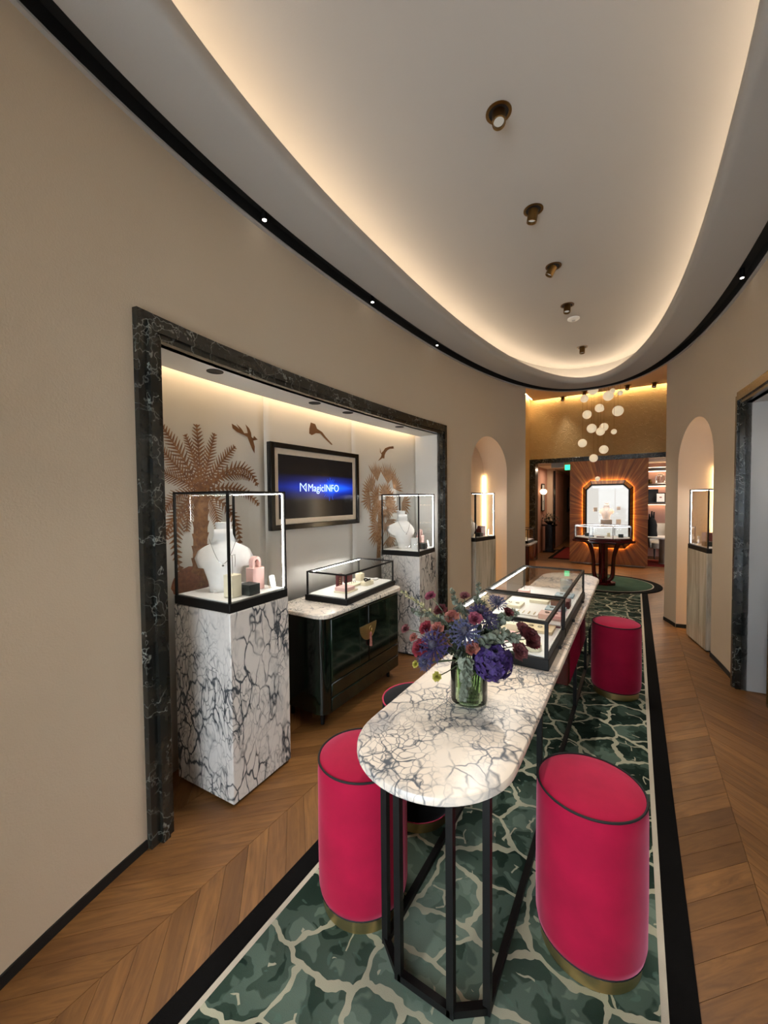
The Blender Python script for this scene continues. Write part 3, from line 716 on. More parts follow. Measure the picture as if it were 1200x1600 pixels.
def bust(base, rotz, loc, label, s=1.0):
    c_, s_ = math.cos(rotz), math.sin(rotz)
    t = thing('necklace_bust', label, 'jewellery stand', (base[0]+c_*loc[0]-s_*loc[1], base[1]+s_*loc[0]+c_*loc[1], base[2]+loc[2]), rotz+loc[3])
    # shell facing local +x ; rows from neck down
    spec = [(0.00, .048, .335, .02, .00), (.05, .050, .305, .022, .00), (.10, .075, .285, .02, .02), (.2, .135, .262, .022, .05), (.32, .150, .225, .045, .05), (.45, .128, .180, .07, .035), (.6, .098, .125, .088, .025), (.8, .075, .06, .098, .02), (1.0, .066, .0, .10, .016)]
    rows = []
    for q, w, z, xf, sag in spec:
        rows.append([((xf-sag*abs(u)**2*1.6)*s, u*w*s, (z-.055*abs(u)**2*(1 if .08 < q < .5 else 0))*s) for u in [i/8 for i in range(-8, 9)]])
    MB().grid(rows).build('bib', 'bust_white', t, solid=.012)
    MB().lathe([(.046*s, .27*s), (.040*s, .31*s), (.043*s, .365*s), (.045*s, .37*s), (.002, .372*s)], 28, c=(-.012*s, 0, 0), rx=.85).build('neck', 'bust_white', t)
    box(-.02*s, .1*s, -.05*s, .05*s, 0, .012*s).build('foot', 'bust_white', t); box(.0, .02*s, -.02*s, .02*s, 0, .29*s).build('spine', 'bust_white', t)
    path = [((.052+.056*math.sin(PI*i/20))*s, (-.07+.14*i/20)*s, (.285-.13*math.sin(PI*i/20))*s) for i in range(21)]
    nk = MB().tube(path, .0016, 5).build('necklace', 'silver', t); MB().sphere((.112*s, 0, .145*s), .007, 10, 6).build('pendant', 'silver', nk)
    return t
def pedestal(corner, rot, dx, dy, hgt, mat, label):
    c_, s_ = math.cos(rot), math.sin(rot)
    lx, ly = -dx/2, dy/2
    ctr = (corner[0]+c_*lx-s_*ly, corner[1]+s_*lx+c_*ly, 0)
    t = thing('marble_pedestal', label, 'pedestal', ctr, rot)
    box(-dx/2+.02, dx/2-.02, -dy/2+.02, dy/2-.02, 0, .018).build('plinth', 'black_matte', t)
    box(-dx/2, dx/2, -dy/2, dy/2, .018, hgt).build('block', mat, t, bevel=.006)
    return ctr
R3 = math.radians(3.1)
c1 = pedestal((-1.803, 1.332), R3, .475, .445, 1.05, 'marble_pedestal', 'tall white veined marble pedestal carrying the case in front of the date palm mural')
c2 = pedestal((-1.878, 3.665), R3*1.3, .45, .46, 1.05, 'marble_pedestal', 'tall white veined marble pedestal carrying the case in front of the fan palm mural')
for cc, rot, sx, sy, lab, who in ((c1, R3, .463, .433, 'black-framed glass vitrine with necklace bust in front of the date palm mural', 'date palm'), (c2, R3*1.3, .438, .448, 'black-framed glass vitrine with necklace bust in front of the fan palm mural', 'fan palm')):
    b = (cc[0], cc[1], 1.051)
    t = thing('glass_vitrine', lab, 'display case', b, rot); vitrine(t, sx, sy, .65, leds=('y+', 'v'), lip=.003)
    z = .0572
    bust(b, rot, (-.09, .015, z, math.radians(-42)), 'white necklace bust wearing a fine chain in the vitrine by the %s' % who, 1.1)
    o = put('display_block', box(-.034, .034, -.034, .034, 0, .125), 'cream_card' if who == 'date palm' else 'white_enamel', ('cream' if who == 'date palm' else 'white')+' block with earring wire in the %s vitrine' % who, 'display block', b, rot, (.125, -.105, z), bevel=.002)
    if who == 'date palm':
        sub(o, MB().tube([(0, 0, .125), (0, 0, .235)], .0018, 6), 'wire_stem', 'silver')
        for sg in (-1, 1): sub(o, MB().tube([(0, sg*.02, .232), (0, sg*.021, .20), (0, sg*.018, .165)], .0014, 5), 'earring', 'silver')
        sub(o, MB().tube([(0, -.022, .234), (0, .022, .234)], .0014, 5), 'wire_bar', 'silver')
    else:
        sub(o, MB().tube([(0, .03*math.cos(a), .155+.03*math.sin(a)) for a in frange(0, 2*PI, 24)], .0022, 6, False), 'bracelet', 'black_metal')
    put('dark_box', box(-.045, .045, -.04, .04, 0, .062), 'dark_green_card', 'small dark green box at the front corner of the %s vitrine' % who, 'box', b, rot, (.165, -.022, z), bevel=.002)
    m = box(-.03, .03, -.045, .045, 0, .135)
    o = put('pink_stand', m, 'pink_card', 'pink block with arched handle in the %s vitrine' % who, 'display block', b, rot, (.10, .085, z), bevel=.002)
    am = MB(); outer = [(.032*math.cos(a), .135+.035+.032*math.sin(a)) for a in frange(0, PI, 12)]; inner = [(.016*math.cos(a), .135+.032+.016*math.sin(a)) for a in frange(0, PI, 12)]
    ring = [(.032, .135)]+outer+[(-.032, .135)]; rin = [(.016, .135)]+inner+[(-.016, .135)]
    for i in range(len(ring)-1):
        for x in (-.016, .016): am.quad((x, *ring[i]), (x, *ring[i+1]), (x, *rin[i+1]), (x, *rin[i]))
        am.quad((-.016, *ring[i]), (-.016, *ring[i+1]), (.016, *ring[i+1]), (.016, *ring[i])); am.quad((-.016, *rin[i]), (-.016, *rin[i+1]), (.016, *rin[i+1]), (.016, *rin[i]))
    sub(o, am, 'arch', 'pink_card'); sub(o, MB().tube([(0, .008*math.cos(a), .178+.012*math.sin(a)) for a in frange(0, 2*PI, 16)], .0025, 6, False), 'ring', 'silver')
    o = put('info_card', MB().prism(rrect(-.022, .022, 0, .075, .012), 0, .006).tr(Matrix.Rotation(math.radians(78), 4, 'X')).tr(Matrix.Rotation(PI/2, 4, 'Z')).tr(Matrix.Translation((0, 0, .003))), 'white_enamel', 'small white rounded card leaning in the %s vitrine' % who, 'card', b, rot, (.165, .165, z))
    sub(o, MB().tube([(-.006, -.02, .0), (-.012, -.028, .03), (-.012, -.02, .06)], .0016, 5), 'wire_easel', 'brass')

# ------------------------------------------------------------------ cabinet with its small case
CBX, CBY = -2.085, 2.66
cab = thing('lacquer_cabinet', 'glossy dark green cabinet with marble top below the wall screen', 'cabinet', (CBX, CBY, 0))
dx, dy = .245, .545
MB().prism(rrect(-dx, dx, -dy, dy, .075, 8), .115, .805).build('body', 'green_lacquer', cab)
MB().prism(rrect(-dx-.02, dx+.02, -dy-.02, dy+.02, .085, 8), .808, .838, bev=.005).build('marble_top', 'marble_slab', cab)
for x in (-.15, .15):
    for y in (-.46, .46): MB().lathe([(.014, 0), (.017, .115)], 12, c=(x, y, 0)).build('leg', 'black_metal', cab)
def facet_strip(z0, z1, y0, y1): return box(dx-.002, dx+.012, y0, y1, z0, z1)
for i in range(2):
    d = facet_strip(.335, .795, -.47+.472*i, -.47+.472*i+.466).build('door', 'green_lacquer', cab, bevel=.006)
for z0 in (.125, .23): facet_strip(z0, z0+.098, -.47, .468).build('drawer', 'green_lacquer', cab, bevel=.006)
hp = MB(); pts = [(-.015-.117*math.cos(q), .64-.125*math.sin(q)) for q in frange(0, PI, 18)]
n = len(pts); hp.v = [Vector((dx+.013, p[0], p[1])) for p in pts]+[Vector((dx+.019, p[0], p[1])) for p in pts]
hp.f = [tuple(range(n)), tuple(reversed(range(n, 2*n)))]+[(i, (i+1) % n, n+(i+1) % n, n+i) for i in range(n)]
lk = hp.build('lock_plate', 'brass', cab)
MB().tube([(dx+.03, .018*math.cos(a), .60+.022*math.sin(a)) for a in frange(0, 2*PI, 16)], .0035, 6, False).build('key_bow', 'brass', lk)
MB().lathe([(.003, .0), (.010, -.01), (.009, -.04), (.012, -.115)][::-1], 10, c=(dx+.03, 0, .575)).build('tassel', 'petal_coral', lk)
for yy in (-.13, .31): MB().tube([(dx+.014, yy, .36), (dx+.014, yy, .78)], .0008, 4).build('seam', 'black_matte', cab)
RC = math.radians(4); cb = (-2.085, 2.80, .839)
t = thing('glass_case', 'low black-framed glass case on the dark green cabinet', 'display case', cb, RC); vitrine(t, .385, .80, .235, bh=.045, leds=('x-',), lip=.01)
z = .0522
CASE = [('tray', (.115, .13, .028), 'pink_card', 'pink tray book at the front of the cabinet case', (.045, -.20)), ('tray', (.13, .17, .012), 'cream_card', 'flat cream tray under the pink one in the cabinet case', None),
        ('sign_card', (.02, .075, .125), 'burgundy_card', 'standing burgundy card in the cabinet case', (-.06, -.13)), ('ring_tray', (.11, .12, .018), 'cream_card', 'cream ring tray in the middle of the cabinet case', (-.02, .02)),
        ('red_box', (.05, .07, .07), 'burgundy_card', 'small burgundy box at the back of the cabinet case', (-.12, .10)), ('cream_box', (.06, .07, .065), 'cream_card', 'cream cube with bow in the cabinet case', (-.08, .24)),
        ('ring_pad', (.085, .13, .03), 'cream_card', 'rounded cream pad holding a black ring in the cabinet case', (.075, .11)), ('info_card', (.045, .08, .012), 'white_enamel', 'white oval card at the far end of the cabinet case', (.04, .32))]
zt = z
for nm, (a, b_, c_h), mt, lb, pos in CASE:
    if lb.startswith('pink tray'): px_, pz = pos, z+.0125
    elif pos is None: pos, pz = (.05, -.19), z
    else: pz = z
    if lb.startswith('pink tray'): pz = z+.0125
    m = MB().prism(rrect(-a/2, a/2, -b_/2, b_/2, .028 if 'pad' in nm or nm == 'info_card' and a < .05 else .004, 5), 0, c_h)
    if nm == 'info_card': m = MB().prism(rrect(-a/2, a/2, -b_/2, b_/2, .02, 5), 0, c_h)
    o = put(nm, m, mt, lb, 'tray' if 'tray' in nm or 'pad' in nm else ('box' if 'box' in nm else 'card'), cb, RC, (pos[0], pos[1], pz))
    if nm == 'ring_pad': sub(o, MB().tube([(.024*math.cos(a), .03*math.sin(a)*.9, .036+.012*abs(math.cos(a))) for a in frange(0, 2*PI, 20)], .007, 8, False), 'ring', 'black_metal')
    if nm == 'cream_box': sub(o, MB().tube([(0, .018*math.cos(a)-.0, .078+.012*math.sin(a)) for a in frange(0, 2*PI, 14)], .003, 6, False), 'bow', 'petal_cream')
    if nm == 'ring_tray':
        for k in range(3): sub(o, MB().tube([(.012*math.cos(a), -.03+.03*k, .027+.011*math.sin(a)) for a in frange(0, 2*PI, 14)], .0018, 5, False), 'ring', 'silver')
    if nm == 'sign_card':
        for k in range(4): sub(o, box(.010, .0108, -.012+.004*(k % 2), .004+.004*(k % 2), .03+.018*k, .038+.018*k), 'gilt_mark', 'brass')

# ------------------------------------------------------------------ two cases on the marble table
for y0_, y1_, lab, wh in ((2.0, 2.53, 'square black-framed glass case on the marble table next to the flower vase', 'case by the flower vase'), (2.545, 3.62, 'long black-framed glass case on the marble table beyond the square case', 'long table case')):
    b = (-.587, (y0_+y1_)/2, TZ+.001); sy = y1_-y0_-.014
    t = thing('glass_case', lab, 'display case', b, 0); vitrine(t, .48, sy, .237, bh=.055, leds=('x-',), pw=.016, lip=.005)
    for yy in ([0.02] if sy < .6 else [-.25, .3]): MB().lathe([(.009, 0), (.011, .012), (.008, .016)], 12).tr(Matrix.Rotation(PI/2, 4, 'Y')).tr(Matrix.Translation((.245, yy, .028))).build('lock', 'black_matte', t)
    z = .0622
    if sy < .6:
        items = [('ring_pad', (.13, .09, .03), 'cream_card', 'rounded cream pad', (.13, -.17), .042), ('tray', (.16, .13, .018), 'pink_card', 'flat pink tray', (-.02, -.06), .005), ('tray', (.15, .12, .02), 'cream_card', 'cream jewellery tray', (-.13, .12), .005),
                 ('display_block', (.07, .05, .045), 'cream_card', 'small cream block with a pendant', (.0, .06), .003), ('tray', (.2, .14, .016), 'petal_cream', 'wide straw-coloured tray', (.10, .16), .004), ('tray', (.1, .06, .02), 'blue_card', 'pale blue tray', (-.15, -.15), .004)]
    else:
        items = [('tray', (.14, .11, .03), 'pink_card', 'pink tray', (.14, -.38), .005), ('tray', (.12, .11, .025), 'blue_card', 'pale blue tray', (.14, -.22), .005), ('earring_card', (.15, .10, .008), 'white_enamel', 'white card with four bars', (-.02, -.36), .004),
                 ('tray', (.12, .14, .02), 'cream_card', 'cream tray', (-.14, -.2), .005), ('display_box', (.12, .10, .05), 'burgundy_card', 'burgundy box', (.15, -.06), .004), ('tray', (.13, .16, .02), 'cream_card', 'straw tray', (.0, .02), .005),
                 ('display_block', (.08, .06, .05), 'pink_card', 'pink block', (-.14, .12), .004), ('tray', (.13, .12, .016), 'blue_card', 'pale green-blue tray', (.13, .26), .005), ('mirror', (.09, .012, .11), 'silver', 'round-cornered mirror', (.12, .42), .002)]
    for nm, (a, b2, ch_), mt, lb, pos, rad in items:
        o = put(nm, MB().prism(rrect(-a/2, a/2, -b2/2, b2/2, rad, 5), 0, ch_), mt, lb+' inside the '+wh, 'tray' if nm in ('tray', 'ring_pad') else ('mirror' if nm == 'mirror' else ('card' if nm == 'earring_card' else 'display block')), b, 0, (pos[0], pos[1], z))
        if nm == 'earring_card':
            for k in range(4): sub(o, box(-.055+.035*k, -.049+.035*k, -.03, .03, .008, .011), 'bar', 'brass')
        elif nm == 'tray':
            for k in range(2): sub(o, MB().tube([(-.025+.05*k+.012*math.cos(q), .012*math.sin(q), ch_+.0025) for q in frange(0, 2*PI, 14)], .0022, 5, False), 'ring', 'silver')
        elif nm == 'display_block': sub(o, MB().tube([(0, 0, ch_), (0, 0, ch_+.05)], .002, 5), 'wire_stem', 'silver')

# ------------------------------------------------------------------ niche pedestals and vitrines
for side, nm in ((-1, 'left'), (1, 'right')):
    a = Vector(curve(side, 5.33, .03)); b_ = Vector(curve(side, 5.87, .03)); ctr = (a+b_)/2; d = (b_-a).normalized()
    rot = math.atan2(d.y, d.x)-PI/2; out = Vector((d.y, -d.x))*(1 if side > 0 else -1)
    cc = ctr+out*.16
    where = 'in the arched niche by the ' + ('palm mural nook' if side < 0 else 'grey side recess')
    t = thing('marble_pedestal', 'streaked grey-green marble pedestal '+where, 'pedestal', (cc.x, cc.y, 0), rot)
    box(-.16, .16, -.255, .255, 0, .018).build('plinth', 'black_matte', t); box(-.18, .18, -.275, .275, .018, 1.045).build('block', 'marble_streak', t, bevel=.006)
    v_ = thing('glass_vitrine', 'black-framed glass vitrine on the streaked pedestal '+where, 'display case', (cc.x, cc.y, 1.046), rot); vitrine(v_, .34, .52, .68, leds=('y+', 'v') if side < 0 else ('x-', 'y+', 'u'), lip=.008)
    bs = (cc.x, cc.y, 1.046); sgn = 1 if side < 0 else -1
    bust(bs, rot, (-.04*sgn, -.10, .0572, math.radians(-50 if side < 0 else -130)), 'white necklace bust in the vitrine '+where, .8)
    o = put('red_box', box(-.04, .04, -.06, .06, 0, .14), 'burgundy_card', 'burgundy block in the vitrine '+where, 'display block', bs, rot, (.05*sgn, .07, .0572), bevel=.002)
    sub(o, MB().tube([(0, .025*math.cos(q), .168+.028*math.sin(q)) for q in frange(0, 2*PI, 18)], .002, 5, False), 'ring', 'brass')
    put('dark_box', box(-.04, .04, -.045, .045, 0, .05), 'dark_green_card', 'dark green box in the vitrine '+where, 'box', bs, rot, (.10*sgn, -.06, .0572), bevel=.002)
    put('info_card', box(-.006, .006, -.025, .025, 0, .09), 'white_enamel', 'white card in the vitrine '+where, 'card', bs, rot, (.10*sgn, .18, .0572), bevel=.002)

# ------------------------------------------------------------------ wall screen
def back_pt(y, z, o=.352): return Vector((*curve(-1, y, o), z))
pa, pb = back_pt(2.158, 0, .345), back_pt(3.292, 0, .345); ctr = (pa+pb)/2; L = (pb-pa).length; ang = math.atan2(pb.y-pa.y, pb.x-pa.x)-PI/2
tv = thing('wall_screen', 'black-framed wall screen with cream mat and blue glowing logo', 'screen', (ctr.x-.004, ctr.y, 1.756), ang)
hw2, hh2 = L/2, .347
def frame_bars(t, hw, hh, w, x0, x1, mat, name):
    for y in (-hw, hw-w): box(x0, x1, y, y+w, -hh, hh).build(name, mat, t, bevel=.003)
    for z in (-hh, hh-w): box(x0, x1, -hw+w, hw-w, z, z+w).build(name, mat, t, bevel=.003)
frame_bars(tv, hw2, hh2, .042, -.025, .02, 'black_lacquer', 'frame_bar')
frame_bars(tv, hw2-.042, hh2-.042, .045, -.02, .006, 'mat_board', 'mat_bar')
box(-.02, .001, -hw2+.087, hw2-.087, -hh2+.087, hh2-.087).build('display', 'screen', tv, smooth=False)
def text_mesh(body, size, name, mat, parent, mtx):
    cu = bpy.data.curves.new(name, 'FONT'); cu.body = body; cu.size = size; cu.align_x = 'CENTER'; cu.align_y = 'CENTER'; cu.extrude = .0006
    tmp = bpy.data.objects.new('tmp_text', cu); C.objects.link(tmp)
    bpy.context.view_layer.update()
    me = bpy.data.meshes.new_from_object(tmp.evaluated_get(bpy.context.evaluated_depsgraph_get()))
    bpy.data.objects.remove(tmp); bpy.data.curves.remove(cu)
    me.transform(mtx); me.materials.clear(); me.materials.append(M[mat]); me.name = name
    o = bpy.data.objects.new(name, me); C.objects.link(o)
    if parent is not None: o.parent = parent
    return o
TM = Matrix(((0, 0, 1, 0), (1, 0, 0, 0), (0, 1, 0, 0), (0, 0, 0, 1)))
text_mesh('MagicINFO', .092, 'lettering', 'screen_text', tv, Matrix.Translation((.002, .06, -.005)) @ TM)
lg = MB(); zc = .0
for p, q in (((-.245, -.035), (-.245, .035)), ((-.245, .035), (-.175, -.035)), ((-.175, -.035), (-.175, .035)), ((-.21, .0), (-.175, .035))): lg.bar((.0022, *p), (.0022, *q), .012, .002)
lg.build('logo_mark', 'screen_text', tv)
lgm = MB()
for k in range(28):
    a = 2*PI*k/28+.05; r0, r1 = .03, .07+.05*random.random()
    lgm.bar((.0016, .15+r0*math.cos(a), r0*math.sin(a)), (.0016, .15+r1*math.cos(a), r1*math.sin(a)), .0016, .001)
emis('ray_blue', (.02, .12, .9), .8)
lgm.build('light_burst', 'ray_blue', tv)

# ------------------------------------------------------------------ palm murals and birds on the back wall
def wall_px(px, py, o=.3738):
    d = ray(px, py); lo = None; t_ = .0005
    for i in range(4000):
        P_ = Vector((0, 0, CAM_H))+t_*d
        if -.7 < P_.y < 7 and P_.x < curve(-1, P_.y, o)[0]: return (P_.y, P_.z)
        t_ += .00001*max(1, t_*200)
    return (2.0, 1.5)
def wp(y, z, o=.3738): return Vector((*curve(-1, y, o), z))
LAY = .3738
def frond(root, base, ctrl, tip, wid, n, mat, up_=1):
    """pinnate frond painted on the wall: midrib with slanted leaflets"""
    global LAY; LAY -= .00012; wp = lambda y, z, o=LAY: Vector((*curve(-1, y, o), z))
    m = MB(); P0, P1, P2 = (Vector(p) for p in (base, ctrl, tip))
    f = lambda q: P0*(1-q)**2+P1*2*q*(1-q)+P2*q*q
    ys = [f(i/n) for i in range(n+1)]
    for i in range(n):
        d = (ys[i+1]-ys[i]); 
        if d.length < 1e-6: continue
        d.normalize(); nrm_ = Vector((-d.y, d.x)); q = i/n
        w = wid*(.55+.9*q if q < .5 else 1.0*(1-(q-.5)*1.35)); w *= .9+.2*random.random()
        a, b = ys[i], ys[i+1]
        for sg in (-1, 1):
            tip_ = a+nrm_*sg*w+d*w*.85; wd = (b-a).length*.46
            m.poly([wp(*(a-d*wd*.2)), wp(*(a+d*wd*1.6)), wp(*(tip_+d*.004)), wp(*tip_)] if sg > 0 else [wp(*tip_), wp(*(tip_+d*.004)), wp(*(a+d*wd*1.6)), wp(*(a-d*wd*.2))])
        m.poly([wp(*(a-nrm_*.004)), wp(*(b-nrm_*.004)), wp(*(b+nrm_*.004)), wp(*(a+nrm_*.004))])
    return m.build('frond', mat, root, smooth=False)
def mural(name, label):
    t = bpy.data.objects.new(name, None); C.objects.link(t); tag(t, label, 'mural'); return t
pm1 = mural('date_palm_mural', 'copper date palm painted on the white wall behind the large necklace vitrine')
crown = wall_px(322, 768)
for tip, ctl, wd in (((264, 668), (290, 705), .055), ((263, 702), (285, 730), .05), ((262, 738), (285, 745), .05), ((297, 680), (312, 715), .04), ((314, 664), (318, 715), .055), ((340, 678), (330, 720), .05), ((371, 698), (345, 725), .05), ((404, 760), (384, 700), .05), ((393, 750), (365, 725), .045), ((406, 790), (380, 750), .045), ((378, 858), (378, 790), .045), ((292, 892), (265, 810), .05), ((268, 842), (280, 790), .05), ((266, 800), (285, 765), .05), ((345, 830), (345, 785), .05), ((300, 830), (300, 785), .05)):
    frond(pm1, crown, wall_px(*ctl), wall_px(*tip), wd*1.08, 17, 'palm_copper')
m = MB(); tb = wall_px(318, 915)
n_ = 16
for i in range(n_):
    z0_, z1_ = (crown[1]+(tb[1]-crown[1])*k/n_ for k in (i, i+1)); y0_, y1_ = (crown[0]+(tb[0]-crown[0])*k/n_ for k in (i, i+1)); w0 = .05+.012*(i % 2)
    m.poly([wp(y0_-w0, z0_), wp(y0_+w0, z0_), wp(y1_+.05, z1_-.002), wp(y1_-.05, z1_-.002)])
m.build('trunk', 'palm_copper', pm1, smooth=False)
m = MB(); bc = wall_px(308, 908)
m.poly([wp(bc[0]+(.13+.012*random.random())*math.cos(a), bc[1]+(.10+.012*random.random())*math.sin(a), .3744) for a in frange(0, 2*PI-.1, 36)])
m.build('root_mound', 'soil_brown', pm1, smooth=False)
pm2 = mural('fan_palm_mural', 'pale copper fan palm painted beside the wall screen')
def fan(root, c, adeg, r, spread, n):
    global LAY; LAY -= .00012; wp = lambda y, z, o=LAY: Vector((*curve(-1, y, o), z))
    m = MB(); cy, cz = wall_px(*c)
    for i in range(n):
        a = math.radians(adeg-spread/2+spread*i/(n-1)); rr = r*(.85+.2*random.random()); n = n; w = math.radians(spread/(n-1))*.40
        q = lambda rad, an: wp(cy+rad*math.cos(an), cz+rad*math.sin(an))
        m.poly([wp(cy, cz), q(rr*.62, a-w), q(rr, a), q(rr*.62, a+w)])
    return m.build('fan_leaf', 'fan_copper', root, smooth=False)
for c_, a_, r_, s_, n_ in (((588, 752), 98, .22, 70, 15), ((604, 756), 85, .24, 90, 19), ((612, 763), 45, .20, 110, 17), ((580, 768), 125, .20, 110, 17), ((577, 780), 190, .17, 150, 19), ((588, 778), 150, .17, 140, 17), ((603, 783), 20, .17, 140, 17), ((609, 798), 70, .15, 160, 19), ((625, 786), -20, .20, 130, 17), ((592, 822), 200, .22, 110, 19), ((590, 828), 250, .22, 90, 15), ((603, 812), 300, .2, 110, 17), ((606, 838), 280, .18, 120, 15), ((585, 805), 170, .13, 120, 13), ((600, 772), 60, .15, 250, 26), ((590, 782), 230, .14, 260, 26), ((602, 795), 330, .15, 260, 26), ((588, 800), 120, .13, 240, 24), ((598, 815), 200, .14, 200, 22)):
    fan(pm2, c_, a_, r_*1.05, s_, max(8, int(n_*.62)))
m = MB()
for (x0, y0), (x1, y1), w_ in (((592, 800), (590, 872), .035), ((605, 770), (594, 815), .006), ((582, 785), (592, 812), .006), ((612, 775), (596, 815), .006), ((620, 790), (598, 822), .006)):
    a, b = wall_px(x0, y0), wall_px(x1, y1); m.poly([wp(a[0]-w_, a[1]), wp(a[0]+w_, a[1]), wp(b[0]+w_, b[1]), wp(b[0]-w_, b[1])])
m.build('trunk', 'fan_copper', pm2, smooth=False)
def bird(pts, sc, ox, oy, label):
    import mathutils.geometry as mg
    P2 = [wall_px(ox+x/sc, oy+y/sc) for x, y in pts]
    tri = mg.tessellate_polygon([[Vector((a, b, 0)) for a, b in P2]])
    m = MB(); m.v = [wp(a, b) for a, b in P2]; m.f = [tuple(t_) for t_ in tri]
    tag(m.build('painted_bird', 'bird_copper', smooth=False), label, 'bird mural')
bird([(790, 95), (800, 150), (850, 190), (930, 230), (965, 250), (985, 300), (1020, 390), (1045, 440), (1050, 360), (1035, 290), (1080, 280), (1040, 235), (1030, 265), (1010, 250), (1010, 200), (985, 150), (945, 100), (965, 160), (970, 205), (930, 205), (900, 150), (845, 95), (880, 160), (840, 125)], 7.5, 260, 650, 'copper bird with forked tail painted beside the date palm')
bird([(320, 75), (345, 85), (355, 112), (385, 132), (408, 162), (445, 203), (440, 208), (395, 165), (375, 140), (350, 138), (325, 150), (310, 140), (312, 110)], 3.75, 400, 640, 'copper long-tailed bird painted above the wall screen')
bird([(335, 150), (350, 222), (375, 195), (400, 160), (450, 140), (500, 135), (505, 165), (460, 168), (430, 185), (405, 215), (395, 250), (390, 290), (365, 285), (345, 300), (310, 320), (345, 270), (355, 240), (338, 210)], 8.0, 550, 680, 'copper bird painted above the fan palm')

# ------------------------------------------------------------------ ceiling fixtures and their light
def downlight(x, y, z, tilt, az, watt, target, label, angle=70, mat='bronze', s=1.0):
    t = thing('downlight', label, 'downlight', (x, y, z))
    s *= 1.3
    MB().lathe([(.052*s, -.004), (.052*s, 0), (.040*s, 0), (.040*s, -.004), (.052*s, -.004)], 28, close=False).build('trim_ring', mat, t)
    MB().lathe([(.0400*s, -.001), (.0005, -.001)], 24, close=False).build('recess', 'black_matte', t)
    mt = Matrix.Rotation(az, 4, 'Z') @ Matrix.Rotation(tilt, 4, 'Y')
    can = MB().lathe([(.027*s, .0), (.027*s, -.062*s), (.022*s, -.062*s), (.021*s, -.050*s)], 24, close=False).tr(Matrix.Translation((0, 0, -.004)) @ mt).build('can', mat, t)
    MB().lathe([(.021*s, -.048*s), (.0005, -.048*s)], 20, close=False).tr(Matrix.Translation((0, 0, -.004)) @ mt).build('lens', 'lamp_dim', can)
    if watt: spot('downlight_beam', (x, y, z-.085*s), target, watt, angle, NEUT, .6, .03, t)
    return t
DL = [(2.21, .35, 1.9, (-.55, 1.0, .6), 'brass ceiling downlight above the flower vase'), (3.07, .15, 0, (-.2, 1.9, .2), 'brass ceiling downlight above the square table case'),
      (3.90, .5, .2, (-.7, 3.0, .8), 'brass ceiling downlight above the long table case'), (4.76, .25, 1.5, (-.3, 4.6, .4), 'brass ceiling downlight near the smoke detector'), (6.19, .1, 1.5, (-.6, 6.6, .2), 'brass ceiling downlight at the rounded end of the ceiling recess')]
for y, tl, az, tg, lb in DL: downlight(-.64, y, 3.714, tl, az, P_DOWN, tg, lb)
sd = thing('smoke_detector', 'flat white round smoke detector on the oval ceiling', 'smoke detector', (-.625, 5.14, 3.713))
MB().lathe([(.065, 0), (.065, -.012), (.05, -.022), (.002, -.024)], 32).build('body', 'fixture_white', sd); MB().lathe([(.02, -.0235), (.018, -.03), (.002, -.031)], 20).build('sensor', 'side_grey', sd)
def track_spot(side, y, target, lb, watt):
    p = curve(side, y, -.055)
    t = thing('track_spot', lb, 'spotlight', (p[0], p[1], H+.068))
    MB().lathe([(.017, 0), (.017, -.07), (.013, -.071)], 16).build('can', 'black_metal', t); MB().lathe([(.0125, -.0715), (.0125, -.074), (.001, -.075)], 16).build('lens', 'lamp_lens', t)
    spot('track_beam', (p[0], p[1], H-.015), target, watt, 46, NEUT, .6, .02, t)
for y, tg, lb in ((1.77, (-.85, 1.5, .3), 'black track spot in the ceiling slot above the date palm vitrine'), (3.01, (-.6, 2.6, .7), 'black track spot in the ceiling slot above the wall screen'), (4.25, (-.5, 3.9, .6), 'black track spot in the ceiling slot above the fan palm vitrine'), ):
    track_spot(-1, y, tg, lb, P_TRACK)
for y, tg, lb in ((4.31, (-.3, 3.8, .5), 'black track spot in the ceiling slot by the grey side recess'), (3.0, (-.5, 2.0, .8), 'black track spot above the middle of the grey side recess'), (1.77, (-.2, 1.3, .4), 'black track spot above the near end of the grey side recess')):
    track_spot(1, y, tg, lb, P_TRACK)
# black recessed lights in the nook ceiling
for y, tg, lb in ((1.52, (-1.93, 1.5, .6), 'above the date palm vitrine'), (2.43, (-2.0, 2.5, .8), 'above the near end of the wall screen'), (2.86, (-2.0, 2.9, .8), 'above the far end of the wall screen'), (3.73, (-2.0, 3.85, .8), 'above the fan palm vitrine')):
    p = curve(-1, y, .12)
    t = thing('recessed_light', 'black round recessed light in the nook ceiling '+lb, 'downlight', (p[0], p[1], NZ))
    MB().lathe([(.048, -.003), (.048, .0), (.036, -.001), (.036, -.003), (.048, -.003)], 28, close=False).build('trim_ring', 'black_matte', t); MB().lathe([(.037, -.0015), (.0005, -.0015)], 24, close=False).build('recess', 'black_matte', t)
    spot('recessed_beam', (p[0], p[1], NZ-.01), (tg[0]+.18, tg[1], tg[2]), P_NOOK, 72, NEUT, .8, .025, t)
# pendant room ceiling lights
for px, py, lb in ((880, 620, 'bronze ceiling spot near the side wall of the pendant room'), (914, 611, 'bronze ceiling spot behind the glowing spheres'), (981, 602, 'bronze ceiling spot beside the glowing spheres'), (1023, 598, 'bronze ceiling spot near the shelf room side')):
    p = on_z(px, py, FZ); downlight(p.x, p.y, FZ-.001, .3, 1.0, 30, (p.x*.6-.2, p.y-1.6, 0), lb, 78, 'bronze', 1.2)

